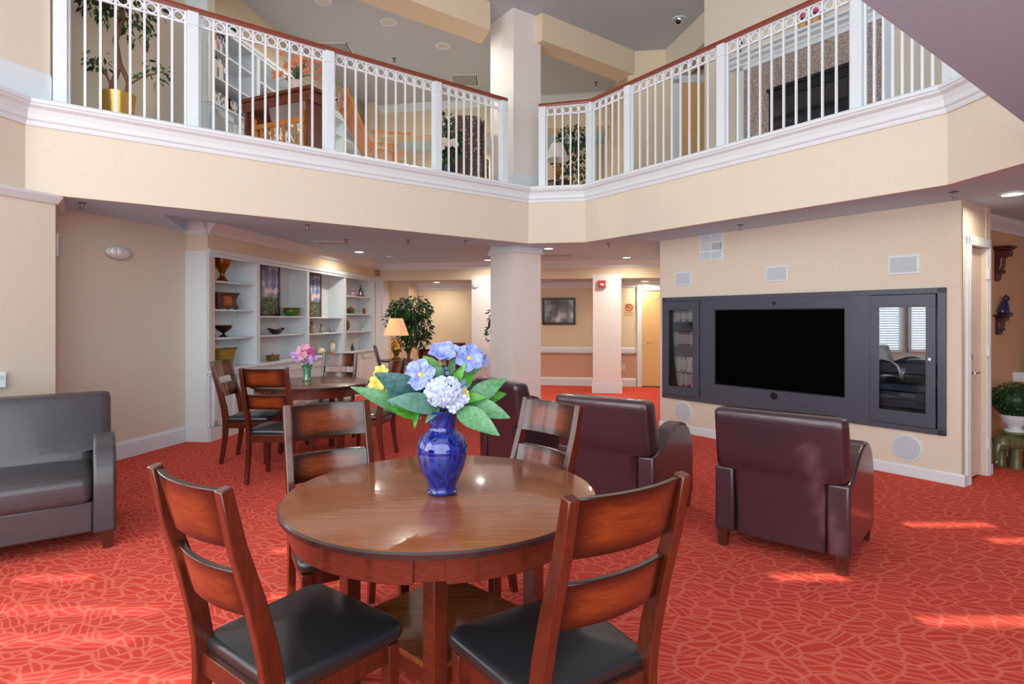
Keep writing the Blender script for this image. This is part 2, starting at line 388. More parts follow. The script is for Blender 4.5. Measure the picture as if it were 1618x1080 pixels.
# upper storey
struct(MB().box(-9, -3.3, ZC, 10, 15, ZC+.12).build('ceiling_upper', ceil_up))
wallp('wall_upper_left', [(-5.4, 1.6), (-4.85, 2.9), (-4.02, 4.45), (-3.86, 4.84), (-4.2, 5.3), R1, B0], ZF, ZC, .14, wall_c)
strip('baseboard_upper_left', [(-4.85, 2.9), (-4.02, 4.45), (-3.86, 4.84)], [(0, ZF), (.02, ZF), (.02, ZF+.24), (.01, ZF+.27), (0, ZF+.27)])
nL = lambda t, o_: Lp(t, o_)
struct(MB().prism([nL(.33, .43), nL(6.5, .43), nL(6.5, .83), nL(.2, .83)], 5.41, ZC).build('wall_upper_beam_left', wall_y))
cx, cy = .40, 8.22
struct(MB().prism([(.43, 8.26), (1.98, 9.42), (1.78, 9.72), (.25, 8.5)], 5.41, ZC).build('wall_upper_beam_right', wall_y))
wallp('wall_upper_right', [(1.9, 9.46), (3.3, 9.3)], ZF, ZC, .14, wall_y)
struct(MB().prism([(1.9, 9.46), (1.9, 12), (2.05, 12), (2.05, 9.6)], ZF, ZC).build('wall_upper_corner', wall_y))
struct(MB().prism([(2.45, 9.6), (2.78, 8.0), (3.1, 8.06), (2.8, 9.6)], 5.36, ZC).build('wall_upper_header', wall_c))
U0 = (2.63, 7.92); Ud = (.585, -.811)
def Up(t, o_=0): return (U0[0]+Ud[0]*t+.811*o_, U0[1]+Ud[1]*t+.585*o_)
struct(MB().prism([Up(0), Up(5.5), Up(5.5, .3), Up(0, .3)], ZF, ZC).build('wall_fireplace', wall_c))
struct(MB().prism([Up(0, .3), Up(0, 1.8), Up(.14, 1.8), Up(.14, .3)], ZF, ZC).build('wall_fireplace_side', wall_y))
struct(MB().prism([(-3.4, yb(-3.4)), (2.2, yb(2.2)), (2.2, yb(2.2)+.35), (-3.4, yb(-3.4)+.35)], 5.17, ZC).build('wall_upper_far_beam', wall_y))
struct(MB().prism([(-3.4, yb(-3.4)+.35), (2.2, yb(2.2)+.35), (2.2, 13.5), (-3.4, 14)], 5.17, 5.3).build('ceiling_upper_hall', ceil_m))
strip('trim_2', [(-3.0, yb(-3.0)), (2.0, yb(2.0))], [(0, ZC-.14), (.03, ZC-.14), (.05, ZC-.08), (.11, ZC-.03), (.11, ZC), (0, ZC)])
# crown mouldings below
crown = lambda z: [(0, z-.13), (.02, z-.13), (.03, z-.09), (.08, z-.04), (.09, z-.02), (.10, z), (0, z)]
strip('trim_3', [(-2.95, yb(-2.95)), (4, yb(4))], crown(Z2))
strip('trim_4', [(B0[0], B0[1]), e0], crown(Z2))
strip('trim_5', [(R1[0], R1[1]), (B0[0], B0[1])], crown(Z2))
strip('trim_6', [P2, P1, P0, R0], [(0, Z1-.07), (.015, Z1-.07), (.05, Z1-.02), (.055, Z1), (0, Z1)])
strip('trim_7', [H0, (H0[0]+Hd[0]*4, H0[1]+Hd[1]*4)], crown(Z1))
strip('trim_8', [(-3.0, yw(-3.0)), (3.4, yw(3.4))], crown(2.22))
bb = [(0, 0), (.02, 0), (.02, .15), (.012, .165), (.008, .18), (0, .18)]
bb2 = [(0, 0), (.018, 0), (.018, .085), (.01, .1), (0, .1)]
strip('baseboard_left', [P2, P1, P0, R0, R1, B0], bb)
strip('baseboard_back', [(-3.1, yw(-3.1)-.03), (2.62, yw(2.62)-.03)], bb)
strip('baseboard_media', [Wa, Wb, (Wb[0]+hx*.1, Wb[1]+hy*.1)], bb2)
strip('baseboard_closet', [(Wb[0]+hx*.66, Wb[1]+hy*.66), Wc], bb2)
strip('baseboard_hallway', [H0, (H0[0]+Hd[0]*4, H0[1]+Hd[1]*4)], bb)
# chair rail bumper along the back wall
strip('trim_9', [(-2.1, yw(-2.1)-.03), (2.6, yw(2.6)-.03)], [(0, .70), (.05, .70), (.06, .73), (.06, .80), (.05, .83), (0, .83)])
# columns
def column(name, c, s, z1, rz, label=None, m=white, s2=None):
    o = MB(); o.M = T(c[0], c[1], 0, rz); h = s/2; g = (s2 or s)/2
    o.box(-h, -g, .0, h, g, z1)
    b = MB(); b.M = o.M
    b.box(-h-.02, -g-.02, 0, h+.02, g+.02, .16); b.box(-h-.012, -g-.012, .16, h+.012, g+.012, .19)
    struct(o.build(name, m)); return b
col_paint = mat('column_paint', lin(232, 226, 220), .6, var=.02)
cc = (.02+.811*.245-.585*.29, 8.12+.585*.245+.811*.29)
b = column('wall_column', cc, .49, ZC, 35.8, m=col_paint, s2=.58)
bh = .245; gh = .29
b.box(-bh-.03, -gh-.03, Z1-.09, bh+.03, gh+.03, Z1-.07); b.box(-bh-.02, -gh-.02, Z1-.07, bh+.02, gh+.02, Z1)
b.box(-bh-.02, -gh-.02, ZF, bh+.02, gh+.02, ZF+.24); b.box(-bh-.012, -gh-.012, ZF+.24, bh+.012, gh+.012, ZF+.27)
struct(b.build('trim_10', white))
for k, x0 in enumerate((-.50, 1.88)):
    b = column('wall_far_column', (x0, yb(x0)+.27), .54, 2.3, -9.2, m=col_paint); struct(b.build('trim_%d' % (11+k), white))
b = column('wall_bookcase_pier', (e0[0]-.05, e0[1]+.12), .26, 2.3, -9.2); struct(b.build('trim_13', white))
# enclosure behind and beside the viewer: rear wall pierced by assumed slits, added and shaped to cast the sun streaks
slits = [(1.62+.030*k, 1.668+.030*k, 3.42+(4.62-.12*k-3.82)/.577, .125/.577*.98) for k in range(7)]+[(2.75, 3.35, 4.05, .07), (3.1, 3.9, 3.76, .07), (1.95, 2.75, 2.76, .075), (1.45, 1.86, 3.23, .07), (2.75, 3.15, 4.66, .16),
         (-2.75, -2.35, 3.22, .055), (-2.65, -1.75, 2.86, .05), (-2.35, -1.7, 2.60, .05), (-1.25, -.95, 3.0, .05), (-2.0, -1.1, 2.32, .045), (-1.5, -1.15, 3.6, .05)]
tn = math.tan(R(SUN_EL)); RY = -3.2
xs = sorted({-9, 10}|{s[0] for s in slits}|{s[1] for s in slits}); zs = {0, 5.9}
for s in slits: z = (s[2]-RY)*tn; zs |= {z-s[3]*tn/2, z+s[3]*tn/2}
zs = sorted(zs); o = MB()
for a, b_ in zip(zs, zs[1:]):
    run = None
    for c, d in zip(xs, xs[1:]):
        mx, mz = (c+d)/2, (a+b_)/2
        hole = any(s[0] < mx < s[1] and abs(mz-(s[2]-RY)*tn) < s[3]*tn/2 for s in slits)
        if not hole: o.box(c, RY-.006, a, d, RY, b_)
struct(o.build('wall_rear', wall_c))
struct(MB().box(-5.65, -3.3, 0, -5.5, 1.45, 6).build('wall_left_front', wall_c))
struct(MB().box(9.4, -3.3, 0, 9.5, 15, 6).build('wall_right', wall_c))
struct(MB().box(-9, 14.6, 0, 10, 14.7, 6).build('wall_end', wall_c))
struct(MB().box(-9, 1.3, 0, -8.9, 15, 6).build('wall_outer_left', wall_c))
# left window with white blinds (seen mirrored in the cabinet glass)
wl = math.hypot(P2[0]-P1[0], P2[1]-P1[1]); wa = math.degrees(math.atan2(P1[1]-P2[1], P1[0]-P2[0]))
winpane = mat('window_daylight_pane', (.9, .95, 1), .3, emis=3.2, emcol=(.9, .96, 1), var=0)
wn = MB(); wn.M = T(P2[0], P2[1], 0, wa)
for x0, x1, z0, z1 in ((.02, wl-.3, .72, .78), (.02, wl-.3, 2.2, 2.27), (.02, .09, .72, 2.27), (wl-.37, wl-.3, .72, 2.27), (wl/2-.18, wl/2-.13, .75, 2.2)): wn.box(x0, -.05, z0, x1, .0, z1)
wobj = struct(wn.build('window_1', white))
pn = MB(); pn.M = wn.M; pn.box(.09, -.012, .78, wl-.37, -.006, 2.2); pn.build('pane', winpane, wobj)
bl = MB(); bl.M = wn.M
for k in range(27): bl.sideprism([(-.075, .80+k*.052), (-.045, .825+k*.052), (-.043, .823+k*.052), (-.073, .798+k*.052)], .07, wl-.35)
bl.build('blind', white, wobj)

w2l = math.hypot(P3[0]-P2[0], P3[1]-P2[1]); w2a = math.degrees(math.atan2(P2[1]-P3[1], P2[0]-P3[0]))
wn = MB(); wn.M = T(P3[0], P3[1], 0, w2a)
for x0, x1, z0, z1 in ((.3, w2l-.12, .72, .78), (.3, w2l-.12, 2.2, 2.27), (.3, .37, .72, 2.27), (w2l-.19, w2l-.12, .72, 2.27), (w2l/2, w2l/2+.05, .75, 2.2)): wn.box(x0, -.05, z0, x1, .0, z1)
wobj = struct(wn.build('window_2', white))
pn = MB(); pn.M = wn.M; pn.box(.37, -.012, .78, w2l-.19, -.006, 2.2); pn.build('pane', winpane, wobj)
bl = MB(); bl.M = wn.M
for k in range(27): bl.sideprism([(-.075, .80+k*.052), (-.045, .825+k*.052), (-.043, .823+k*.052), (-.073, .798+k*.052)], .35, w2l-.17)
bl.build('blind', white, wobj)
# doors
def lever(parent, M, m=chrome, kind='handle'):
    o = MB(); o.M = M; o.tube([(0, 0, 0), (0, -.05, 0)], .012, 10); o.tube([(0, -.05, 0), (.11, -.055, 0)], [.011, .009], 10); o.tube([(0, -.001, 0), (0, -.008, 0)], .028, 16)
    return o.build(kind, m, parent, smooth=True)
# closet door, in the return beside the media wall (local x along the wall, y into it)
dM = T(Wb[0]+hx*.12, Wb[1]+hy*.12, 0, 35.8)
o = MB(); o.M = dM; o.box(.02, .03, .02, .46, .07, 2.08); d1 = struct(o.build('door_1', doorw, bevel=.004))
o = MB(); o.M = dM
for x0, x1, z0, z1 in ((-.06, .02, 0, 2.15), (.46, .54, 0, 2.15), (-.06, .54, 2.08, 2.16)): o.box(x0, -.02, z0, x1, .02, z1); o.box(x0+.02, -.03, z0, x1-.02, -.02, z1)
o.build('door_casing', white, d1, bevel=.004)
lever(d1, dM @ T(.10, .03, .96))
o = MB(); o.M = dM @ T(.10, .03, 1.10); o.tube([(0, 0, 0), (0, -.03, 0)], [.033, .03], 20); o.build('deadbolt', chrome, d1, smooth=True)
for k, z in enumerate((.25, 1.1, 1.8)):
    o = MB(); o.M = dM; o.box(.45, -.034, z, .475, .0, z+.1); o.build('hinge', white, d1)
# back door
x0 = 2.74; y0 = yw(x0)-.02; dM = T(x0, y0, 0, -9.2)
o = MB(); o.M = dM; o.box(0, -.02, .02, .86, .02, 2.03)
pan = []
for (a, b_, z0, z1) in ((.16, .40, .22, .80), (.47, .72, .22, .80), (.16, .40, .98, 1.86), (.47, .72, .98, 1.86)):
    for (p, q, r_, s_) in ((a, b_, z0, z0+.015), (a, b_, z1-.015, z1), (a, a+.015, z0, z1), (b_-.015, b_, z0, z1)): o.box(p, -.032, r_, q, -.02, s_)
d2 = struct(o.build('door_2', door_m))
o = MB(); o.M = dM
for a, b_, z0, z1 in ((-.10, 0, 0, 2.1), (.86, .96, 0, 2.1), (-.10, .96, 2.03, 2.14)): o.box(a, -.05, z0, b_, .03, z1)
o.build('door_casing', white, d2, bevel=.006); lever(d2, dM @ T(.07, -.03, .93))
o = MB(); o.M = dM; o.box(0, -.04, 0, .86, .0, .02); o.build('threshold', blackp, d2)
# upper door
dM = T(2.72, 9.37, ZF, -6.5)
o = MB(); o.M = dM; o.box(0, -.03, 0, .5, .02, 2.03); d3 = struct(o.build('door_3', door_m))
o = MB(); o.M = dM
for a, b_, z0, z1 in ((-.12, 0, 0, 2.1), (-.12, .6, 2.03, 2.15)): o.box(a, -.05, z0, b_, .03, z1)
o.build('door_casing', white, d3)
# ---------------- dining chairs and tables ----------------
def make_chair(label, loc, rz, group):
    t = thing('dining_chair', label, 'chair', loc, rz, group)
    CT, WB, D, RK, WS = 1.018, .425, .42, .135, .475
    for s in (-1, 1):        # rear post: leg, bend, raked back upright
        o = MB(); x = s*(WB/2-.018)
        zs = [0, .12, .25, .38, .46, .56, .70, .86, CT]
        ys = [-D/2-.045, -D/2-.025, -D/2-.008, -D/2, -D/2-.002, -D/2-.018, -D/2-.052, -D/2-.10, -D/2-RK]
        o.bar([(x, y, z) for y, z in zip(ys, zs)], .034, [.034, .040, .047, .054, .058, .056, .05, .042, .034], (1, 0, 0))
        o.build('rear_leg', chair_wood, t, bevel=.004)
        o = MB(); xf = s*(WS/2-.03)
        o.bar([(xf, D/2-.025, 0), (xf, D/2-.025, .405)], [.032, .044], [.032, .044], (1, 0, 0)); o.build('front_leg', chair_wood, t, bevel=.003)
    yz = lambda z: -D/2-.018-(z-.56)*(RK-.018)/(CT-.56)*1.0
    for z0, z1 in ((.852, CT-.006), (.655, .785)):   # bowed ladder slats
        o = MB(); N = 12; rs = []
        for k in range(N+1):
            u = -1+2*k/N; x = u*(WB/2-.034); bow = -.03*(1-u*u); r = []
            arch = .012*(1-u*u) if z0 > .8 else .0
            for z, th in ((z0, -1), (z1+arch*0, -1), (z1+arch*0, 1), (z0, 1)): r.append((x, yz(z)+bow+th*.010+.004, z))
            rs.append(r)
        o.rings(rs); o.build('back_slat', slat_wood, t, bevel=.003)
    o = MB(); o.box(-WB/2+.03, -D/2-.012, .36, WB/2-.03, -D/2+.012, .425); o.box(-WS/2+.05, D/2-.038, .35, WS/2-.05, D/2-.014, .41)
    for s in (-1, 1):
        o.bar([(s*(WB/2-.02), -D/2+.02, .383), (s*(WS/2-.026), D/2-.04, .38)], .024, .06, (1, 0, 0))
    o.build('seat_frame', chair_wood, t, bevel=.003)
    o = MB(); o.M = T(0, .012, 0); o.pillow(rrect(WS+.015, D+.02, .05, wb=WB+.01), .412, .468, .024, .018)
    o.build('seat', blackseat, t, smooth=True, angle=80)
    return t
G1 = 'dining chairs around the front round table'
ch = make_chair('dining chair with black seat in the left foreground, seen from behind', (-.668, 1.832, 0), -36.7, G1)
def chair(label, x, y, rz, group): return dup(ch, (x, y, 0), rz, label, group)
chair('dining chair with black seat in the right foreground, nearest the armchairs', .116, 1.762, 32.8, G1)
chair('dining chair tucked in at the far left side of the front table', -.754, 2.623, -149.3, G1)
chair('dining chair with pale gleaming back slats behind the vase, facing the viewer', -.062, 2.75, 129.4, G1)
G2 = 'dining chairs around the table by the bookcase'
chair('dining chair at the left end of the table by the bookcase, nearest the white pilaster', -2.64, 5.95, -87, G2)
chair('dining chair with glowing orange back on the near side of the bookcase table', -2.10, 5.27, -2, G2)
chair('dining chair on the far side of the bookcase table, behind the pink flowers', -2.13, 6.80, 178, G2)
chair('dining chair on the right side of the bookcase table, half hidden by blue bouquet', -1.52, 6.07, 81, G2)
G3 = 'dining chairs around the table beside the ficus'
chair('distant dining chair with orange-lit back just right of the ficus trunk', -1.1, 8.45, 0, G3)
chair('farthest dining chair, its dark back against the white chair rail', -1.03, 9.85, 180, G3)
chair('dining chair turned sideways under the lamp shade', -1.80, 9.1, -75, G3)
chair('dining chair seen edge-on against the left side of the white column', -.42, 9.1, 82, G3)

def make_table(label, loc, rz, group):
    t = thing('round_dining_table', label, 'table', loc, rz, group)
    o = MB(); r = .607
    o.lathe([(r-.012, .733), (r, .737), (r, .752), (r-.006, .758)], 96); o.build('table_rim', edge_wood, t, smooth=True)
    o = MB(); o.lathe([(r-.007, .745), (r-.007, .7585), (r-.012, .76)], 96); o.build('tabletop', table_wood, t, smooth=True)
    o = MB(); N = 96
    for k0 in range(4):       # curved apron pieces let in between the legs
        rs = []
        for k in range(21):
            a = R(k0*90+5+80*k/20); rs.append([(q*math.cos(a), q*math.sin(a), z) for q, z in ((.545, .645), (.567, .645), (.567, .735), (.545, .735))])
        o.rings(rs)
    for k0 in range(4):
        a = R(k0*90); rs = []
        for k in range(5):
            a = R(k0*90-6+12*k/4); rs.append([(q*math.cos(a), q*math.sin(a), z) for q, z in ((.54, .65), (.556, .65), (.556, .735), (.54, .735))])
        o.rings(rs)
    o.build('apron', apron_wood, t, bevel=.003)
    for k in range(4):
        o = MB(); o.M = T(0, 0, 0, 90*k+45) @ T(.255, .255, 0) ; o.box(-.03, -.03, 0, .03, .03, .735); o.build('leg', apron_wood, t, bevel=.004)
    o = MB(); o.M = T(0, 0, 0, 45); h = .256; o.box(-h, -h, .25, h, h, .272); o.build('lower_shelf', table_wood, t, bevel=.003)
    o = MB(); o.M = T(0, 0, 0, 45)
    for a in range(4): m_ = o.M; o.M = m_ @ T(rz=90*a); o.box(-.22, -.25, .19, .22, -.23, .25); o.M = m_
    o.build('shelf_frame', apron_wood, t, bevel=.002)
    return t
GT = 'round dining tables'
tb = make_table('round wooden dining table in the foreground carrying the blue vase', (-.275, 2.29, 0), 3, GT)
dup(tb, (-2.15, 6.2, 0), 72, 'round wooden dining table by the bookcase carrying the green glass vase', GT)
dup(tb, (-1.05, 9.1, 0), 20, 'distant round dining table near the ficus, mostly behind the bouquet', GT)

# ---------------- armchairs and sofa ----------------
def seatpiece(name, label, cat, loc, rz, W, Dp, HB, lm, AH=.675, group=None, AW=.12):
    t = thing(name, label, cat, loc, rz, group); x1 = W/2; yb_, yf = -Dp/2, Dp/2
    for s in (-1, 1):         # arm panel with a swept, rounded top
        q = Dp/.76; prof = [(yb_, .10), (yb_, .51), (yb_+.06*q, .515), (yb_+.13*q, .54), (yb_+.20*q, .58), (yb_+.28*q, .62), (yb_+.37*q, AH-.018), (yb_+.46*q, AH), (yb_+.54*q, AH-.002), (yb_+.61*q, AH-.022), (yb_+.67*q, AH-.06), (yb_+.715*q, AH-.115), (yb_+.745*q, AH-.19), (yf, AH-.29), (yf, .10)]
        o = MB(); o.sideprism(prof, s*x1-(AW if s > 0 else 0), s*x1+(0 if s > 0 else AW)); o.build('armrest', lm, t, bevel=.018, seg=3, angle=50)
        for y in (yb_+.035, yf-.035):
            o = MB(); o.bar([(s*(x1-.045), y, 0), (s*(x1-.045), y, .12)], [.05, .065], [.05, .065], (1, 0, 0)); o.build('leg', darkwood, t, bevel=.003)
    o = MB(); o.box(-x1+AW, yb_+.10, .11, x1-AW, yf-.02, .30); o.build('base', lm, t, bevel=.012)
    o = MB(); o.M = T(0, .05, 0); o.pillow(rrect(W-2*AW-.004, Dp-.12, .05), .29, .45, .045, .025); o.build('seat_cushion', lm, t, smooth=True, angle=80)
    # back: broad above the arms, narrow between them, leaning backward
    o = MB(); wT = W/2-.015; wN = W/2-AW-.002; rs = []
    zz = [.10, .30, .50, .52, .62, .74, .82, .86, HB-.008, HB]
    for z in zz:
        lean = -.062-.085*max(0, z-.3)/.6; th = .22 if z < .5 else .22-.07*(z-.5)/.4
        ww = wN if z <= .50 else wT
        q = .0 if z < HB-.04 else .02
        c = .03; y0, y1 = yb_+.07+lean, yb_+.07+lean+th
        if z == HB: ww -= .03; y0 += .03; y1 -= .03
        elif z == HB-.008: ww -= .008; y0 += .01; y1 -= .01
        rs.append([(-ww, y0+c, z), (-ww+c*.5, y0+.006, z), (-ww+.05, y0, z), (ww-.05, y0, z), (ww-c*.5, y0+.006, z), (ww, y0+c, z), (ww, y1-c, z), (ww-c, y1-.004, z), (ww-.06, y1+.012, z), (-ww+.06, y1+.012, z), (-ww+c, y1-.004, z), (-ww, y1-c, z)])
    o.rings(rs); b = o.build('backrest', lm, t, bevel=.01, seg=3, angle=50)
    o = MB()                  # stitched seam below the top edge
    zs_ = HB-.075; ln = -.062-.085*(zs_-.3)/.6
    o.tube([(-wT+.03, yb_+.068+ln, zs_), (wT-.03, yb_+.068+ln, zs_)], .0022, 5); o.tube([(-wT+.03, yb_+.069+ln, zs_-.012), (wT-.03, yb_+.069+ln, zs_-.012)], .0015, 5)
    o.build('seam', lm, b)
    return t
GA = 'leather armchairs facing the television'
a1 = seatpiece('leather_armchair', 'dark leather armchair on the right in front of the media cabinet, nearest the viewer', 'armchair', (1.83, 3.74, 0), -40.5, .76, .76, .885, leather, group=GA)
def arm(label, x, y, rz): return dup(a1, (x, y, 0), rz, label, GA)
arm('dark leather armchair in the middle, behind the right foreground dining chair', .87, 4.40, -37)
arm('dark leather armchair beside the white column, behind the bouquet leaves', .21, 5.46, -58)
seatpiece('leather_loveseat', 'charcoal leather loveseat on the left facing the room', 'sofa', (-3.374, 3.547, 0), -144.2, 1.55, .84, .90, leather_s, AH=.68)

# ---------------- blue vase and bouquet ----------------
def glaze(name, c0, c1, trans):
    m = Mt(name); t = m.tex('ShaderNodeTexNoise', scale=(14, 14, 5), Detail=3)
    m.l(m.ramp(t.outputs[0], [(.35, c0), (.65, c1)]), m.b.inputs['Base Color']); m.b.inputs['Roughness'].default_value = .04
    m.b.inputs['Transmission Weight'].default_value = trans; m.b.inputs['Coat Weight'].default_value = 1; m.b.inputs['IOR'].default_value = 1.45; return m.m
blueg = glaze('cobalt_glass', lin(14, 26, 130), lin(44, 76, 205), .55)
greeng = glaze('green_glass', lin(60, 160, 110), lin(150, 220, 180), .5)
VX, VY = -.272, 2.26
vt = thing('glass_vase', 'large cobalt blue glass vase standing on the front table', 'vase', (VX, VY, .76))
prof = [(.050, 0), (.057, .004), (.057, .012), (.052, .020), (.056, .035), (.072, .07), (.088, .11), (.097, .155), (.098, .185), (.090, .212), (.072, .232), (.056, .243), (.051, .255), (.052, .27), (.058, .29), (.066, .31), (.073, .325)]
inner = [(r-.005, z) for r, z in prof[::-1] if z > .02]
MB().lathe(prof+inner, 48).build('vase_body', blueg, vt, smooth=True, angle=80)
MB().torus((0, 0, .244), .054, .004, 'z', 36).build('neck_ring', blueg, vt, smooth=True); MB().torus((0, 0, .012), .055, .005, 'z', 36).build('foot_ring', blueg, vt, smooth=True)
stemm = mat('flower_stem_green', lin(60, 100, 50), .6)
def leafmesh(o, base, tip, width, droop=.0, up=Vector((0, -.5, 1)), N=9, fold=.18, wav=0.0, petal=False):
    base = Vector(base); tip = Vector(tip); d = tip-base; L = d.length; dn = d.normalized()
    sd = dn.cross(up).normalized(); nm = sd.cross(dn).normalized(); rs = []
    for k in range(N+1):
        u = k/N; w = width*math.sin(math.pi*min(1, u*.96+.02)**.85)**.9*(1-.25*u)
        if petal: w = width*(.25+.75*min(1, u*1.6))*math.sqrt(max(.02, 1-max(0, (u-.55)/.45)**2))
        c = base+d*u+nm*(L*.12*math.sin(math.pi*u)-droop*u*u)
        wv = wav*math.sin(u*17)
        rs.append([c-sd*w/2+nm*(w*fold+wv), c-sd*w/4+nm*w*fold*.35, c, c+sd*w/4+nm*w*fold*.35, c+sd*w/2+nm*(w*fold-wv)])
    n0 = len(o.v); vs = [p for r in rs for p in r]; th = nm*(-.0012); M = len(vs); fs = []
    for k in range(N):
        for i in range(4):
            a = k*5+i; fs.append((a, a+1, a+6, a+5)); fs.append((M+a, M+a+5, M+a+6, M+a+1))
    for k in range(N):
        for i in (0, 4): a = k*5+i; fs.append((a, a+5, M+a+5, M+a))
    o.add(vs+[p+th for p in vs], fs)
bt = thing('flower_bouquet', 'bouquet of blue silk flowers and broad green leaves in the blue vase', 'flowers', (VX, VY, .80))
def bp(px, py, dy=0.0): v = atp(px, py, VY+dy); return v
def leafmat(name, a, b):
    m = Mt(name); t = m.tex('ShaderNodeTexNoise', scale=(14, 14, 14), Detail=3)
    m.l(m.ramp(t.outputs[0], [(.3, a), (.7, b)]), m.b.inputs['Base Color']); m.b.inputs['Roughness'].default_value = .45; m.bump(t.outputs[0], .3, .002); return m.m
teal = leafmat('leaf_teal', lin(12, 58, 58), lin(50, 104, 100)); pale = leafmat('leaf_pale_green', lin(62, 116, 72), lin(98, 150, 102))
brt = leafmat('leaf_bright_green', lin(46, 118, 34), lin(96, 168, 54)); gry = leafmat('leaf_grey_green', lin(68, 112, 98), lin(98, 142, 124))
for b_, tp, wd, m_, dy0, dy1, fo in [
    ((672, 640), (592, 589), .125, teal, -.02, -.10, .1), ((650, 655), (554, 611), .075, pale, -.02, -.10, .15), ((688, 645), (612, 632), .09, gry, -.06, -.16, .1),
    ((668, 652), (606, 640), .10, brt, -.02, -.08, .2), ((665, 650), (634, 656), .06, brt, 0, -.05, .2), ((658, 648), (655, 678), .028, brt, -.03, -.10, .2),
    ((735, 640), (800, 598), .085, pale, 0, .05, .12), ((740, 640), (800, 622), .07, brt, .04, .09, .1), ((736, 640), (806, 660), .085, pale, -.02, -.06, .1),
    ((722, 648), (789, 688), .095, pale, -.06, -.13, .12), ((716, 615), (736, 572), .045, brt, -.02, -.05, .25), ((724, 612), (748, 590), .07, brt, .02, .04, .1),
    ((690, 590), (668, 562), .06, brt, 0, .02, .15), ((700, 590), (678, 584), .05, pale, -.03, -.04, .1), ((700, 625), (640, 578), .04, brt, .02, -.02, .2),
    ((705, 610), (676, 600), .05, teal, -.03, -.08, .15), ((740, 655), (770, 650), .04, gry, .05, .1, .1), ((690, 600), (728, 582), .05, teal, .03, .05, .1),
    ((672, 618), (650, 575), .045, teal, .03, .0, .2), ((690, 612), (690, 570), .05, brt, .03, .02, .2), ((725, 632), (768, 628), .05, brt, -.02, -.06, .15), ((665, 622), (622, 602), .06, brt, .02, .0, .15), ((728, 600), (762, 580), .04, pale, .05, .06, .2), ((694, 644), (672, 668), .035, gry, -.03, -.08, .2),
    ((700, 640), (715, 600), .05, brt, .02, .0, .2), ((690, 630), (648, 590), .05, brt, .04, .04, .2), ((712, 600), (716, 560), .035, pale, .03, .04, .2), ((720, 630), (775, 612), .06, teal, .06, .12, .1),
    ((676, 600), (700, 575), .05, brt, .02, .02, .2), ((730, 645), (748, 668), .035, brt, .03, .05, .2),
    ((685, 640), (660, 600), .07, teal, .05, .08, .1), ((730, 640), (760, 605), .07, teal, .06, .1, .1)]:
    o = MB(); a = bp(*b_, dy0); c = bp(*tp, dy1); leafmesh(o, a, c, wd*1.0, up=Vector((.1, -.9, .45)), fold=fo, wav=.002)
    o.build('leaf', m_, bt, smooth=True, world=True, angle=70)
o = MB()
for px, py, dy in ((665, 592, -.04), (703, 566, 0), (742, 570, .02), (700, 622, -.05), (600, 608, -.03), (738, 630, 0), (755, 610, .0), (630, 640, -.05), (665, 640, -.03)):
    o.tube([Vector((VX, VY, .85))+Vector((random.uniform(-.02, .02), random.uniform(-.02, .02), 0)), Vector((VX, VY, 1.06))+(bp(px, py)-bp(700, 640))*.2, bp(px, py, dy)+Vector((0, .01, -.01))], .0028, 6)
o.build('stem', stemm, bt, world=True, smooth=True)
petal_b = leafmat('petal_blue', lin(98, 116, 192), lin(156, 170, 226)); petal_w = leafmat('petal_pale_blue', lin(140, 156, 196), lin(196, 204, 220))
petal_y = leafmat('petal_yellow', lin(206, 180, 50), lin(232, 216, 110)); cent = leafmat('flower_centre', lin(226, 160, 30), lin(250, 206, 70))
def flower(parent, c, n, r, face, pm, cup=.25, wd=.62, cm=cent, name='flower'):
    f = Vector(face).normalized(); a = f.cross(Vector((0, 0, 1))).normalized(); b = f.cross(a); o = MB()
    for k in range(n):
        an = 2*math.pi*k/n+.3; dr = a*math.cos(an)+b*math.sin(an)
        leafmesh(o, c+f*.002, c+dr*r+f*r*cup, r*wd*1.12, up=f+Vector((random.uniform(-.25, .25), 0, random.uniform(-.25, .25))), N=8, fold=.14, petal=True, wav=r*.03)
    fl = o.build(name, pm, parent, smooth=True, world=True, angle=70)
    if cm: MB().ball(c+f*.006, r*.17, 8, 5).build('flower_centre', cm, parent, smooth=True, world=True)
flower(bt, bp(665, 592, -.05), 6, .062, (-.1, -1, .25), petal_b, wd=.85)
flower(bt, bp(703, 568, .0), 6, .062, (0, -.6, .9), petal_b, .75, wd=.85, cm=None)
flower(bt, bp(741, 566, .0), 6, .058, (.25, -1, .3), petal_b, wd=.85)
flower(bt, bp(757, 570, .02), 5, .03, (.9, -.4, .1), petal_b, .9)
flower(bt, bp(700, 588, .02), 5, .026, (.1, -1, .3), petal_b); flower(bt, bp(727, 610, .0), 5, .03, (.1, -1, .3), petal_b)
flower(bt, bp(652, 604, -.03), 4, .035, (-.5, -1, .1), petal_b, cm=None)
for k in range(44):      # hydrangea head
    a = random.uniform(0, 6.28); r = math.sqrt(random.random()); x = r*math.cos(a); z = r*math.sin(a)
    c = bp(701+x*27, 619+z*21, -.07-.045*math.sqrt(max(0, 1-x*x-z*z))); flower(bt, c, 4, .019, (x*.7, -1, -z*.6+.1), petal_w, .1, .9, None, 'floret')
for px, py in ((722, 640), (716, 646), (728, 636), (735, 630), (712, 640)):
    flower(bt, bp(px, py, -.09), 4, .018, (.2, -1, 0), petal_w, .1, .9, None, 'floret')
for px, py, r in ((603, 588, .03), (597, 606, .035), (606, 614, .035), (612, 622, .03), (668, 628, .02), (722, 618, .016), (733, 620, .02), (738, 622, .014)):
    flower(bt, bp(px, py, -.04), 6, r, (0, -1, .2), petal_y, .4, .7, cent, 'yellow_flower')

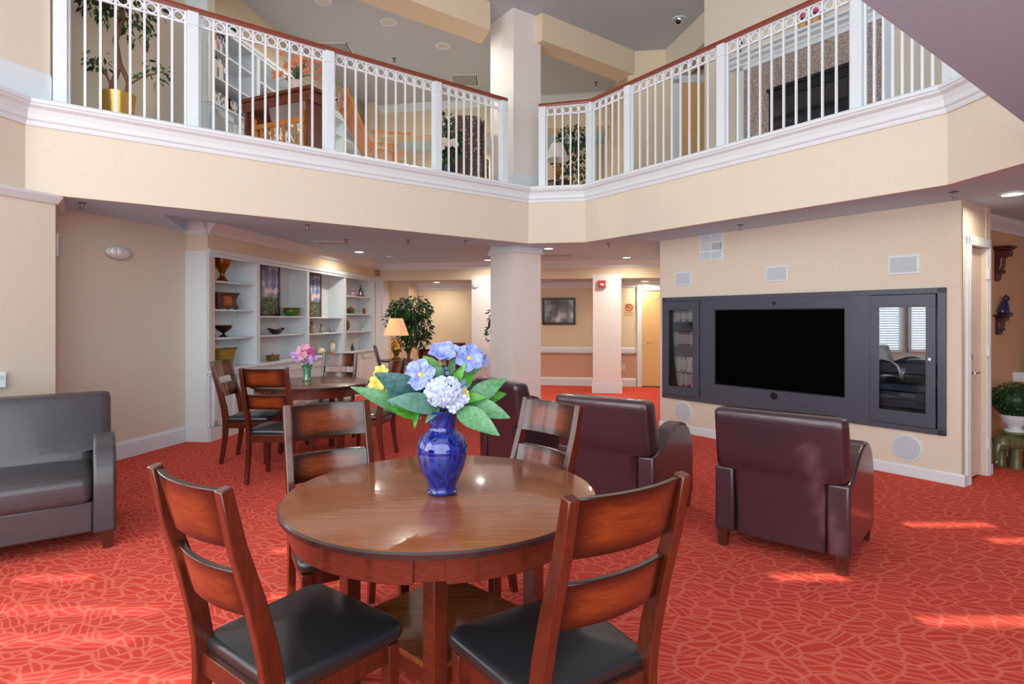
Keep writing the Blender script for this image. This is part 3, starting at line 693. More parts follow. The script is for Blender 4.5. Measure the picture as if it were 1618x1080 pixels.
# ---------------- second vase ----------------
v2 = atp(485, 600, 6.35); vt2 = thing('glass_vase', 'small ribbed green glass vase on the table by the bookcase', 'vase', (v2.x, v2.y, .76))
MB().lathe([(.045, 0), (.05, .01), (.04, .03), (.04, .10), (.05, .14), (.06, .165), (.066, .17), (.055, .165), (.045, .14), (.035, .10), (.035, .03), (.01, .02)], 24).build('vase_body', greeng, vt2, smooth=True, angle=80)
b2 = thing('flower_bouquet', 'pink and lilac flowers in the small green vase', 'flowers', (v2.x, v2.y, .80))
pk = [leafmat('petal_pink', lin(226, 130, 170), lin(250, 190, 210)), leafmat('petal_magenta', lin(190, 60, 140), lin(226, 110, 180)), leafmat('petal_lilac', lin(170, 130, 210), lin(210, 180, 236))]
for px, py, k in [(466, 563, 2), (463, 560, 2), (474, 551, 0), (480, 548, 0), (478, 558, 0), (485, 553, 0), (492, 552, 1), (496, 558, 1), (498, 565, 2), (488, 563, 0), (484, 570, 2), (493, 570, 2), (470, 568, 2), (476, 565, 0), (490, 558, 1), (481, 560, 0), (472, 557, 0), (487, 548, 0)]:
    flower(b2, atp(px, py, v2.y+random.uniform(-.06, .06)), 5, .034, (random.uniform(-.5, .5), -1, random.uniform(-.2, .6)), pk[k], .4, .7, None, 'flower')
o = MB()
for px, py in ((466, 563), (478, 553), (486, 552), (496, 560), (492, 570), (474, 567)): o.tube([(v2.x, v2.y, .79), (v2.x+random.uniform(-.01, .01), v2.y, .93), atp(px, py, v2.y)], .003, 5)
o.build('stem', stemm, b2, world=True)
# ---------------- balcony railing ----------------
ZB = 3.208
def railing(name, label, posts, counts, skip=()):
    t = thing(name, label, 'railing', (posts[0][0], posts[0][1], ZB)); W_ = dict(world=True)
    for k, (x, y) in enumerate(posts):
        if k in skip: continue
        a = posts[k+1] if k+1 < len(posts) else posts[k-1]; rz = math.degrees(math.atan2(a[1]-y, a[0]-x))
        o = MB(); o.M = T(x, y, 0, rz); o.cb(0, 0, (ZB+4.325)/2, .095, .095, 4.325-ZB); o.cb(0, 0, 4.20, .115, .115, .012); o.build('post', white, t, bevel=.004, **W_)
    for (p, q), n in zip(zip(posts, posts[1:]), counts):
        p = Vector(p); q = Vector(q); L = (q-p).length; u = (q-p)/L; rz = math.degrees(math.atan2(u.y, u.x)); M_ = T(p.x, p.y, 0, rz)
        a, b_ = .06, L-.06; pit = (b_-a)/n
        for z0, z1, nm in ((4.205, 4.219, 'lower_rail'), (4.312, 4.326, 'upper_rail')):
            o = MB(); o.M = M_; o.box(a-.02, -.011, z0, b_+.02, .011, z1); o.build(nm, whitem, t, **W_)
        for k in range(n):
            o = MB(); o.M = M_ @ T(a+pit*(k+.5), 0, 4.2655); o.torus((0, 0, 0), min(.041, pit/2-.012), .0075, 'y', 20, 6); o.build('ring', whitem, t, smooth=True, **W_)
        for k in range(n+1):
            o = MB(); o.M = M_; x = a+pit*k; o.box(x-.0095, -.0095, ZB, x+.0095, .0095, 4.315); o.build('baluster', whitem, t, **W_)
    prof = [(-.035, 4.326), (.035, 4.326), (.042, 4.345), (.034, 4.372), (0, 4.382), (-.034, 4.372), (-.042, 4.345)]
    n = len(posts); rs = []
    for k, (x, y) in enumerate(posts):
        ds = [Vector((posts[b_][0]-posts[a][0], posts[b_][1]-posts[a][1])).normalized() for a, b_ in ((k-1, k), (k, k+1)) if a >= 0 and b_ < n]
        d = sum(ds, Vector((0, 0))).normalized(); nn = Vector((d.y, -d.x)); sc_ = 1/max(.5, abs(nn.dot(Vector((ds[0].y, -ds[0].x)))))
        e = d*(-.05 if k == 0 else .05 if k == n-1 else 0)
        rs.append([(x+nn.x*a*sc_+e.x, y+nn.y*a*sc_+e.y, z) for a, z in prof])
    MB().rings(rs).build('handrail', rail_wood, t, smooth=True, **W_)
    return t
def Lpx(px, off=.10):      # point of the left railing line seen at column px
    k = (px-809)/FPX; ox = Lc[0]-Ld[1]*off; oy = Lc[1]+Ld[0]*off
    t = (ox-k*oy)/(Ld[0]-k*Ld[1]); return (ox-Ld[0]*t, oy-Ld[1]*t)
railing('balcony_railing', 'white ring-topped railing with mahogany handrail on the left balcony', [Lpx(p) for p in (95, 304, 519.5, 690, 795)], (8, 10, 10, 8))
Rn = (.817, .576); Rl = ((F3[0]-F2[0])/4.05, (F3[1]-F2[1])/4.05)
def Rpx(px, off=.10):
    k = (px-809)/FPX; ox = F2[0]+Rn[0]*off; oy = F2[1]+Rn[1]*off
    t = (k*oy-ox)/(Rl[0]-k*Rl[1]); return (ox+Rl[0]*t, oy+Rl[1]*t)
v0 = Rpx(934)
railing('balcony_railing', 'white ring-topped railing with mahogany handrail on the right balcony', [(.42, 7.93), v0, Rpx(994), Rpx(1142), Rpx(1356), (3.38, 4.44), (3.46, 3.6)], (5, 5, 10, 10, 8, 6))

# ---------------- built-in bookcases ----------------
def bkp(px, py, dd=0.0):   # along-wall distance and height on the plane dd behind the bookcase front
    k = (px-809)/FPX; ox = B0[0]-.987*dd; oy = B0[1]+.16*dd
    t = (ox-k*oy)/(k*BX[1]-BX[0]); Y = oy+BX[1]*t; return t, H-(py-HZ)/FPX*Y
DIV = [0.0, 0.99, 2.30, 3.61, 4.90]
shelfm = white
def bookcase(label, z0, ztop, ledge, shelves, endx=5.0, name='built_in_bookcase'):
    t = thing(name, label, 'bookcase', (B0[0], B0[1], z0), BK_RZ)
    o = MB(); o.box(0, .30, 0, endx, .32, ztop-z0); o.build('back_panel', white, t)
    for x in DIV:
        o = MB(); o.box(x-.03 if x else -.0, -.0, ledge-z0, x+.03, .30, ztop-z0); o.box(x-.038 if x else 0, -.012, ledge-z0, x+.038, .0, ztop-z0); o.build('divider', white, t, bevel=.002)
    for k, zs in enumerate(shelves):
        for z in zs:
            o = MB(); o.box(DIV[k]+.03, .03, z-z0-.022, DIV[k+1]-.03, .30, z-z0); o.build('shelf', shelfm, t, bevel=.003)
    o = MB(); o.box(0, -.05, ledge-z0-.03, endx, .30, ledge-z0); o.box(0, -.03, ledge-z0-.06, endx, .0, ledge-z0-.03); o.build('counter', white, t, bevel=.006)
    o = MB(); o.box(0, -.02, 0, endx, .28, ledge-z0-.06); o.box(0, -.035, 0, endx, -.02, .15); o.build('base_cabinet', white, t)
    for k in range(4):
        a, b_ = DIV[k]+.05, DIV[k+1]-.05; nd = 2 if k else 2
        for j in range(nd):
            xa = a+(b_-a)*j/nd+.008; xb = a+(b_-a)*(j+1)/nd-.008; za, zb = .17, ledge-z0-.08; o = MB()
            o.box(xa, -.035, za, xb, -.02, zb)
            for p, q, r_, s_ in ((xa, xb, za, za+.07), (xa, xb, zb-.07, zb), (xa, xa+.07, za, zb), (xb-.07, xb, za, zb)): o.box(p, -.047, r_, q, -.035, s_)
            o.build('door', white, t, bevel=.003)
    o = MB(); o.box(0, -.03, ztop-z0-.02, endx, .30, ztop-z0+.03); o.box(0, -.015, ztop-z0-.06, endx, 0, ztop-z0-.02); o.build('header', white, t, bevel=.004)
    return t
bookcase('white built-in bookcase with curios on the ground floor, left of the column', 0, 2.23, .83, [(1.208, 1.552, 1.897), (1.21, 1.475), (1.20, 1.465), (1.20, 1.53, 1.86)])
bookcase('white built-in bookcase with books on the upper floor behind the balcony', ZF, 4.98, 4.0, [(4.36, 4.69), (4.33, 4.66), (4.36, 4.69), (4.36, 4.69)])
def bkwall(name, z0, z1, m=wall_y, y=0):
    o = MB(); o.M = T(B0[0], B0[1], 0, BK_RZ); o.box(0, y, z0, BEND, y+.14, z1); o.box(4.95, 0, z0-.0, BEND, .14, z1); struct(o.build(name, m))
bkwall('wall_above_bookcase', 2.26, Z2+.02); bkwall('wall_above_upper_bookcase', 5.01, ZC, y=.33)
o = MB(); o.M = T(B0[0], B0[1], 0, BK_RZ); o.box(5.0, -.01, 0, BEND+.1, .14, 2.3); struct(o.build('wall_bookcase_end', white))
o = MB(); o.M = T(B0[0], B0[1], 0, BK_RZ); o.box(5.0, -.01, ZF, BEND+.1, .14, ZC); struct(o.build('wall_upper_bookcase_end', wall_y))
# facing boards of the near pilaster
o = MB(); o.prism([(R1[0], R1[1]-.0), (B0[0]+.0, B0[1]), (B0[0], B0[1]-.015), (R1[0]+.0, R1[1]-.015)], 0, 2.23); o.prism([(R1[0], R1[1]-.02), (B0[0]+.02, B0[1]-.02), (B0[0]+.02, B0[1]), (R1[0], R1[1])], .8, .86); o.prism([(R1[0], R1[1]-.02), (B0[0]+.02, B0[1]-.025), (B0[0]+.02, B0[1]), (R1[0], R1[1])], 0, .17); struct(o.build('trim_14', white))
o = MB(); o.prism([(R1[0], R1[1]), (B0[0], B0[1]), (B0[0], B0[1]-.015), (R1[0], R1[1]-.015)], ZF, ZC); o.prism([(R1[0], R1[1]-.03), (B0[0]+.02, B0[1]-.03), (B0[0]+.02, B0[1]), (R1[0], R1[1])], 3.97, 4.03); struct(o.build('trim_15', white))

# items on the ground-floor shelves
def curio(name, label, cat, px, dd, zshelf, group=None, rz=0):
    k = (px-809)/FPX; ox = B0[0]-.987*dd; oy = B0[1]+.16*dd; t = (ox-k*oy)/(k*BX[1]-BX[0])
    return thing(name, label, cat, (ox+BX[0]*t, oy+BX[1]*t, zshelf+.0005), BK_RZ+rz, group)
gold = mat('antique_gold', lin(150, 96, 40), .32, .75, var=.35, vscale=12); bronze = mat('dark_bronze', lin(62, 44, 34), .3, .6, var=.3, vscale=14)
GC = 'curios on the ground-floor shelves'
t = curio('goblet_vase', 'tall bronze-gold footed goblet on the top left shelf', 'vase', 351, .15, 1.897, GC)
MB().lathe([(.075, 0), (.078, .015), (.06, .03), (.035, .06), (.028, .085), (.03, .11), (.05, .15), (.085, .20), (.105, .255), (.108, .285), (.10, .283), (.08, .21), (.01, .13)], 24).build('bowl', gold, t, smooth=True)
MB().lathe([(.108, .278), (.113, .284), (.108, .292), (.1, .284)], 24, cap0=False, cap1=False).build('rim', bronze, t, smooth=True)
t = curio('mantel_clock', 'dark wooden mantel clock with a copper face under the goblet', 'clock', 353, .16, 1.552, GC, -14)
o = MB()
rs = [[(sx*(.15+f), sy*(.075+f*.4), z) for sx, sy in ((-1, -1), (1, -1), (1, 1), (-1, 1))] for z, f in ((.02, .02), (.035, .015), (.07, -.01), (.13, -.012), (.18, .01), (.20, .025), (.215, .03))]
o.rings(rs); o.build('case', darkwood, t, bevel=.003)
for sx in (-1, 1):
    for sy in (-1, 1): MB().box(sx*.13-.015, sy*.07-.012, 0, sx*.13+.015, sy*.07+.012, .022).build('foot', darkwood, t)
MB().box(-.065, -.078, .05, .065, -.066, .17).build('face_panel', gold, t)
MB().tube([(0, -.078, .11), (0, -.084, .11)], .04, 24).build('dial', mat('copper_dial', lin(176, 104, 60), .4, .4), t)
o = MB(); o.box(-.002, -.088, .11, .002, -.085, .138); o.box(0, -.088, .108, .022, -.085, .112); o.build('hands', blackp, t)
t = curio('footed_bowl', 'dark metal footed bowl on the third left shelf', 'bowl', 353, .15, 1.208, GC)
MB().lathe([(.05, 0), (.05, .01), (.02, .03), (.015, .05), (.05, .07), (.09, .105), (.105, .145), (.098, .145), (.08, .11), (.01, .07)], 24).build('bowl', bronze, t, smooth=True)
MB().torus((0, 0, .145), .102, .006, 'z').build('rim', gold, t, smooth=True)
t = curio('tree_figurine', 'little cone-shaped tree ornament beside the footed bowl', 'ornament', 334, .14, 1.208, GC)
MB().lathe([(.045, 0), (.05, .02), (.04, .06), (.032, .065), (.035, .075), (.024, .12), (.018, .122), (.02, .13), (.008, .17), (.001, .19)], 12).build('tree', mat('mottled_green_red', lin(110, 80, 50), .6, var=.7, vscale=40), t)
MB().ball((0, 0, .195), .01, 6, 4).build('star', gold, t)
planterm = mat('weathered_gold_tin', lin(170, 140, 60), .5, .3, var=.5, vscale=14)
t = curio('tin_planter', 'flared greenish-gold tin planter on the bookcase counter at left', 'planter', 354, .15, .83, GC)
rs = [[(sx*a, sy*a*.55, z) for sx, sy in ((-1, -1), (1, -1), (1, 1), (-1, 1))] for a, z in ((.10, 0), (.112, .1), (.122, .17), (.142, .22), (.150, .235), (.142, .235), (.115, .17), (.1, .02))]
MB().rings(rs).build('planter', planterm, t, bevel=.004)
MB().box(-.15, -.084, .228, .15, -.078, .240).build('rim', bronze, t)
def painting(label, px0, px1, py0, py1, dd, wdt):
    t1, z1 = bkp(px1, py0, dd); _, z0 = bkp(px1, py1, dd); zs = 1.475 if px0 < 450 else 1.465; z0 = zs+.001
    hgt = z1-z0; t = thing('framed_painting', label, 'picture', (B0[0]-.987*dd+BX[0]*(t1-wdt/2), B0[1]+.16*dd+BX[1]*(t1-wdt/2), z0), BK_RZ, 'framed landscape pictures in the bookcase')
    o = MB(); w2 = wdt/2
    for a, b_, c, d in ((-w2, w2, 0, .04), (-w2, w2, hgt-.04, hgt), (-w2, -w2+.04, 0, hgt), (w2-.04, w2, 0, hgt)): o.box(a, -.03, c, b_, 0, d)
    o.build('frame', darkwood, t, bevel=.004)
    m = Mt('landscape_print'); tc = m.n('ShaderNodeTexCoord'); sp = m.n('ShaderNodeSeparateXYZ'); m.l(tc.outputs['Generated'], sp.inputs[0])
    nz = m.tex('ShaderNodeTexNoise', coord='Generated', scale=(1.6, 1, 3.4), Detail=4); nz2 = m.tex('ShaderNodeTexNoise', coord='Generated', scale=(12, 1, 16), Detail=5); nz.inputs['Scale'].default_value = 1.6; nz2.inputs['Scale'].default_value = 1
    sky = m.ramp(nz.outputs[0], [(.38, lin(84, 104, 160)), (.5, lin(134, 148, 190)), (.62, lin(232, 214, 200))])
    land = m.ramp(nz2.outputs[0], [(.35, lin(40, 52, 44)), (.55, lin(86, 98, 78)), (.68, lin(170, 160, 140))])
    m.l(m.mix(m.ramp(m.mathn('ADD', sp.outputs[2], m.mathn('MULTIPLY', nz.outputs[0], .08)), [(.38, (1, 1, 1)), (.40, (0, 0, 0))]), sky, land), m.b.inputs['Base Color']); m.b.inputs['Roughness'].default_value = .25
    MB().box(-w2+.04, -.018, .04, w2-.04, -.012, hgt-.04).build('print', m.m, t)
painting('dark-framed landscape print of clouds over town beside the first divider, the larger of two', 408, 440, 419, 494, .27, .50)
painting('dark-framed landscape print further along the bookcase, the smaller-looking one', 487, 506, 433, 496, .27, .42)
potg = mat('green_ceramic', lin(70, 110, 50), .2, coat=.6, var=.3, vscale=12)
t = curio('ceramic_pot', 'round green glazed pot with a tan rim on the bookcase shelf', 'pot', 461, .13, 1.475, GC)
MB().lathe([(.07, 0), (.10, .02), (.125, .06), (.125, .09), (.105, .115), (.10, .118)], 24).build('body', potg, t, smooth=True)
MB().lathe([(.105, .115), (.135, .128), (.135, .135), (.10, .133), (.09, .1)], 24).build('rim', mat('tan_glaze', lin(196, 160, 120), .4), t, smooth=True)
t = curio('basket_dish', 'black boat-shaped dish with a looped pale handle', 'dish', 436, .14, 1.21, GC)
rs = [[(a*math.cos(q*math.pi/12), b_*math.sin(q*math.pi/12), z+.03*abs(math.cos(q*math.pi/12))**3*(z > .02)) for q in range(24)] for a, b_, z in ((.06, .03, 0), (.10, .05, .02), (.16, .07, .05), (.19, .08, .065), (.18, .075, .065), (.1, .05, .03))]
MB().rings(rs).build('dish', blackp, t, smooth=True)
MB().tube([(.06+.05*math.cos(a), .0, .05+.11*math.sin(a)) for a in [math.pi*i/10 for i in range(11)]], .008, 8).build('handle', mat('pale_wicker', lin(200, 190, 170), .7), t, smooth=True)
t = curio('trinket_box', 'small mottled brown lidded box on the counter', 'box', 431, .14, .83, GC)
MB().box(-.085, -.055, 0, .085, .055, .07).build('box', mat('floral_tin', lin(120, 90, 50), .5, var=.7, vscale=50), t, bevel=.01)
MB().box(-.09, -.06, .07, .09, .06, .09).build('lid', mat('floral_tin_lid', lin(140, 84, 50), .5, var=.6, vscale=50), t, bevel=.008)
MB().ball((0, 0, .10), .012, 8, 5).build('knob', gold, t)
ivory = mat('ivory_ceramic', lin(232, 222, 206), .35, var=.08); brn = mat('painted_brown', lin(140, 90, 60), .5, var=.5, vscale=40); mott = mat('mottled_grey', lin(170, 150, 130), .5, var=.5, vscale=60)
def figurine(label, px, z, hgt, m, m2, dd=.13, name='figurine', fat=1.0):
    t = curio(name, label, 'figurine', px, dd, z, GC); s = hgt/.2
    MB().lathe([(.035*s*fat, 0), (.04*s*fat, .01*s), (.036*s*fat, .04*s), (.045*s*fat, .08*s), (.03*s*fat, .125*s), (.014*s*fat, .14*s), (.012*s, .145*s)], 14).build('body', m, t, smooth=True)
    MB().ball((-.01*s, 0, .165*s), (.028*s, .024*s, .034*s), 12, 8).build('head', m2, t, smooth=True)
    MB().tube([(-.03*s*fat, 0, .11*s), (-.055*s, -.01, .08*s), (-.03*s, -.03*s, .06*s)], .009*s, 6).build('arm', m, t, smooth=True)
    return t
figurine('largest of the three mottled animal figurines in a row', 493, 1.20, .20, mott, brn, fat=1.2); figurine('middle one of three mottled animal figurines in a row', 508, 1.20, .15, mott, brn); figurine('smallest, right-hand one of three mottled animal figurines', 523, 1.20, .11, mott, ivory)
t = curio('ceramic_goose', 'white ceramic goose lying low on the counter', 'figurine', 507, .13, .83, GC)
MB().ball((0, 0, .06), (.12, .06, .06), 16, 10).build('body', ivory, t, smooth=True)
MB().tube([(-.08, 0, .09), (-.11, 0, .14), (-.10, 0, .17)], [.03, .02, .022], 8).build('neck', ivory, t, smooth=True)
MB().tube([(-.10, 0, .17), (-.14, 0, .165)], [.01, .003], 6).build('beak', brass, t)
t = curio('ceramic_rooster', 'white rooster figurine with orange head and feet standing on the counter', 'figurine', 525, .13, .83, GC)
MB().lathe([(.03, .02), (.055, .05), (.06, .09), (.045, .15), (.03, .19)], 14).build('body', ivory, t, smooth=True)
MB().ball((0, 0, .205), .028, 10, 6).build('head', mat('orange_glaze', lin(220, 150, 80), .4), t, smooth=True)
MB().lathe([(.05, 0), (.05, .02), (.02, .03)], 10).build('feet', mat('orange_glaze_base', lin(226, 160, 80), .4), t)
pinkm = mat('pink_porcelain', lin(214, 170, 190), .3, var=.4, vscale=40)
t = curio('small_vase', 'small pink and white porcelain vase on the top right shelf', 'vase', 557, .14, 1.86, GC)
MB().lathe([(.04, 0), (.06, .04), (.058, .08), (.03, .11), (.028, .12), (.05, .15), (.045, .15), (.02, .11)], 16).build('body', pinkm, t, smooth=True)
MB().torus((.05, 0, .09), .025, .006, 'y', 12).build('handle', pinkm, t, smooth=True)
t = curio('windmill_figurine', 'dark brown windmill-like tower figurine on the top right shelf', 'figurine', 570, .14, 1.86, GC)
MB().box(-.08, -.05, 0, .08, .05, .04).build('base', brn, t); MB().lathe([(.05, .04), (.035, .12), (.03, .14), (.012, .18), (.006, .25)], 8).build('tower', darkwood, t)
MB().box(-.04, -.045, .10, .04, -.035, .11).build('arm', darkwood, t)
t = curio('house_figurine', 'tiny dark green house figurine', 'figurine', 554, .14, 1.53, GC)
MB().box(-.07, -.045, 0, .07, .045, .08).build('walls', mat('dark_green_glaze', lin(50, 70, 50), .4, var=.4, vscale=40), t)
o = MB(); o.add([(-.08, -.055, .08), (.08, -.055, .08), (.08, .055, .08), (-.08, .055, .08), (-.05, 0, .13), (.05, 0, .13)], [(0, 1, 5, 4), (2, 3, 4, 5), (1, 2, 5), (3, 0, 4), (0, 3, 2, 1)]); o.build('roof', brn, t)
figurine('brown and cream curled figurine right of the green house', 575, 1.53, .17, brn, ivory)
t = curio('display_plate', 'gold oval plate standing on edge on the right shelf', 'plate', 548, .2, 1.20, GC)
MB().tube([(0, 0, .11), (0, -.015, .11)], [.11, .10], 28).build('plate', mat('gold_plate', lin(170, 130, 50), .35, .5, var=.3, vscale=20), t, smooth=True)
MB().tube([(0, -.0155, .11), (0, -.017, .11)], .075, 28).build('plate_centre', mat('plate_dark_centre', lin(90, 66, 40), .4, var=.5, vscale=30), t)
figurine('tiny cream figurine on the third right shelf', 573, 1.20, .09, ivory, brn)
figurine('small dark-coated figurine on the counter at right', 557, .83, .15, mat('navy_painted', lin(60, 60, 74), .5), brn)
figurine('tiny pale pink figurine at the right end of the counter', 570, .83, .10, pinkm, ivory)

# ---------------- media cabinet ----------------
def sx_(px, dd=0.0):
    k = (px-809)/FPX; ox = Wb[0]+.811*dd; oy = Wb[1]+.585*dd
    return -((ox-oy*k)/(.585+.811*k))
def onwall(px, py, dd=0.0):
    x = sx_(px, dd); Y = Wb[1]+.811*(-x)+.585*dd; return x, H-(py-HZ)/FPX*Y
mc = thing('media_cabinet', 'charcoal built-in media cabinet surrounding the television', 'cabinet', (Wb[0], Wb[1], 0), TV_RZ)
XL, XR = sx_(1048.5), sx_(1496); ZLo, ZHi = .415, 1.712
o = MB()      # flat outer frame
for a, b_, c, d in ((XL, XR, ZHi-.05, ZHi), (XL, XR, ZLo, ZLo+.05), (XL, XL+.05, ZLo, ZHi), (XR-.062, XR, ZLo, ZHi)): o.box(a, -.03, c, b_, .0, d)
o.build('frame', cab, mc, bevel=.003)
x1, x2, x3 = sx_(1108), sx_(1377), XR-.062
tv0, tvz1 = onwall(1131, 489); _, tvz0 = onwall(1131, 606.5); tv1, _ = onwall(1337, 489)
o = MB()
for a, b_, c, d in ((x1, tv0, ZLo+.05, ZHi-.05), (tv1, x2, ZLo+.05, ZHi-.05), (tv0, tv1, tvz1, ZHi-.05), (tv0, tv1, ZLo+.05, tvz0)): o.box(a, -.028, c, b_, .0, d)
o.build('centre_panel', cab, mc)
o = MB(); o.box(XL+.05, .30, ZLo+.02, XR-.02, .32, ZHi-.02); o.box(XL+.0, .0, ZLo+.02, XL+.05, .32, ZHi-.02); o.box(x1-.01, 0, ZLo+.02, x1+.01, .3, ZHi-.02)
o.box(x2-.01, 0, ZLo+.02, x2+.01, .3, ZHi-.02); o.box(XR-.05, 0, ZLo+.02, XR-.03, .32, ZHi-.02); o.box(XL+.05, 0, ZLo+.02, XR-.03, .32, ZLo+.05); o.box(XL+.05, 0, ZHi-.05, XR-.03, .32, ZHi-.02)
o.build('carcass', cab, mc)
cx_, cz_ = onwall(1225, 479)
MB().tube([(cx_, -.028, cz_), (cx_, -.033, cz_)], .022, 20).build('sensor_eye', blackp, mc, smooth=True)
cx_, cz_ = onwall(1225, 625)
o = MB(); o.torus((cx_, -.03, cz_), .034, .006, 'y', 24); o.tube([(cx_, -.029, cz_), (cx_, -.031, cz_)], .032, 20); o.build('cable_port', blackp, mc, smooth=True)
def cabdoor(a, b_, gx0, gx1, gz0, gz1, kx, gm):
    o = MB()
    for p, q, r_, s_ in ((a, b_, ZLo+.055, gz0), (a, b_, gz1, ZHi-.055), (a, gx0, gz0, gz1), (gx1, b_, gz0, gz1)): o.box(p, -.045, r_, q, -.03+.0, s_)
    d = o.build('door', cab, mc, bevel=.002)
    MB().box(gx0, -.040, gz0, gx1, -.036, gz1).build('glass_pane', gm, d)
    MB().tube([(kx, -.045, 1.08), (kx, -.062, 1.08)], [.007, .013], 12).build('knob', chrome, d, smooth=True)
g0, gz1 = onwall(1060, 490); g1, gz0 = onwall(1098, 612.5)
cabdoor(XL+.053, x1-.004, g0, g1, gz0, gz1, onwall(1055, 548)[0], glass)
h0, hz1 = onwall(1392, 486); h1, hz0 = onwall(1465.5, 653)
cabdoor(x2+.006, x3-.008, h0, h1, hz0, hz1, onwall(1473, 570)[0], glassr)
tvt = thing('television', 'large black flat-screen television set into the media cabinet', 'television', (Wb[0], Wb[1], 0), TV_RZ)
MB().box(tv0+.001, -.012, tvz0+.001, tv1-.001, .09, tvz1-.001).build('housing', blackp, tvt); MB().box(tv0+.012, -.014, tvz0+.012, tv1-.012, -.0122, tvz1-.012).build('screen', tvm, tvt)
# discs behind the left glass
shz = [onwall(1098, y)[1] for y in (508, 548, 589, 613)]
o = None
for z in shz[:3]:
    MB().box(XL+.052, .02, z-.018, x1-.012, .29, z).build('shelf', cab, mc)
pal = [lin(*c) for c in ((200, 205, 215), (60, 80, 150), (190, 50, 60), (230, 230, 232), (40, 40, 46), (120, 150, 200), (220, 190, 190), (150, 70, 90), (90, 110, 130), (230, 210, 160), (70, 130, 110))]
pnm = ['silver', 'blue', 'red', 'white', 'black', 'pale blue', 'pink', 'maroon', 'slate', 'cream', 'green']
bookm = [mat('spine_'+n.replace(' ', '_'), c, .45, var=.45, vscale=60) for n, c in zip(pnm, pal)]
lab = mat('spine_label', lin(225, 222, 214), .5, var=.3, vscale=200)
cases = {}
ORD = ['first', 'second', 'third', 'fourth', 'fifth', 'sixth', 'seventh', 'eighth', 'ninth', 'tenth', 'eleventh', 'twelfth', 'thirteenth', 'fourteenth', 'fifteenth', 'sixteenth', 'seventeenth', 'eighteenth', 'nineteenth', 'twentieth']
SH = ['top', 'second', 'third', 'bottom']
for r_, z in enumerate(shz):
    z = max(z, ZLo+.051); xa = sx_(1068 if r_ < 3 else 1074, .12); n = 19 if r_ < 3 else 13; xb = sx_(1103, .12); cnt = {}
    for k in range(n):
        ci = random.randrange(len(pal)); x = xa+(xb-xa)*k/n; wd = (xb-xa)/n*.93
        p = Matrix.Rotation(R(TV_RZ), 4, 'Z') @ Vector((x, .06, 0))
        loc = (Wb[0]+p.x, Wb[1]+p.y, z+.0005)
        lb = '%s disc case, %s from left, %s shelf behind the left glass door' % (pnm[ci], ORD[k], SH[r_])
        if ci in cases: dup(cases[ci], loc, TV_RZ, lb)
        else:
            b = thing('disc_case', lb, 'disc case', loc, TV_RZ, 'disc cases behind the left glass door'); hh = .185 if r_ != 3 else .16
            MB().box(0, 0, 0, wd, .13, .185).build('case', bookm[ci], b); MB().box(wd*.2, -.0008, .03, wd*.8, 0, .15).build('spine_print', lab if ci != 3 else bookm[2], b); cases[ci] = b
# audio equipment behind the right glass
devm = mat('device_grey', lin(96, 104, 120), .35, var=.05)
def device(name, label, cat, z0, z1, knobs, slot=True):
    t = thing(name, label, cat, (Wb[0], Wb[1], z0+.001), TV_RZ, 'audio equipment behind the right glass door'); a, b_ = x2+.05, x3-.06; hh = z1-z0
    MB().box(a, .03, .01, b_, .29, hh).build('case', devm, t, bevel=.003)
    for k in range(2): MB().cb(a+.05+(b_-a-.1)*k, .15, .005, .03, .2, .01).build('foot', blackp, t)
    MB().box(a+.1, .027, hh*.5, b_-.16, .0298, hh*.8).build('display', mat('display_blue_grey', lin(70, 80, 110), .3), t)
    for k in range(knobs): MB().tube([(b_-.035-.035*k, .03, hh*.45), (b_-.035-.035*k, .012, hh*.45)], .012, 12).build('knob', chrome if k == 0 else cab, t, smooth=True)
zq = [hz0+.015, hz0+.20, hz0+.335, hz0+.46]
MB().box(x2+.012, .02, zq[0]-.02, x3-.02, .29, zq[0]-.002).build('shelf', cab, mc); MB().box(x2+.012, .02, zq[2]-.02, x3-.02, .29, zq[2]-.002).build('shelf', cab, mc)
device('audio_receiver', 'tall black audio receiver at the bottom behind the right glass door', 'receiver', zq[0], zq[0]+.15, 3)
device('disc_player', 'slim black disc player on top of the receiver', 'player', zq[0]+.152, zq[0]+.22, 1)
device('cable_box', 'black cable box on the upper shelf behind the right glass door', 'box', zq[2], zq[2]+.10, 2)

# speakers and grilles on the media wall
def onw_thing(name, label, cat, px, py, group=None):
    x, z = onwall(px, py); p = Matrix.Rotation(R(TV_RZ), 4, 'Z') @ Vector((x, 0, 0)); return thing(name, label, cat, (Wb[0]+p.x, Wb[1]+p.y, z), TV_RZ, group)
def span(pa, pb): return abs(sx_(pb)-sx_(pa))
GS = 'flush wall speakers around the media cabinet'
for px, py, pa, pb, ya, yb__, lb in ((1080, 440, 1067, 1093, 429, 451, 'small square white-framed grey speaker grille above the left glass door'), (1228, 432, 1211, 1246, 419, 444, 'rectangular grey speaker grille centred above the television'), (1428, 418, 1404, 1453, 403, 433, 'rectangular grey speaker grille above the right glass door, nearest the viewer')):
    t = onw_thing('wall_speaker', lb, 'speaker', px, py, GS); w2 = span(pa, pb)/2; h2 = (onwall(px, ya)[1]-onwall(px, yb__)[1])/2
    MB().box(-w2, -.012, -h2, w2, 0, h2).build('frame', white, t, bevel=.003); MB().box(-w2+.018, -.015, -h2+.018, w2-.018, -.012, h2-.018).build('grille', greyp, t)
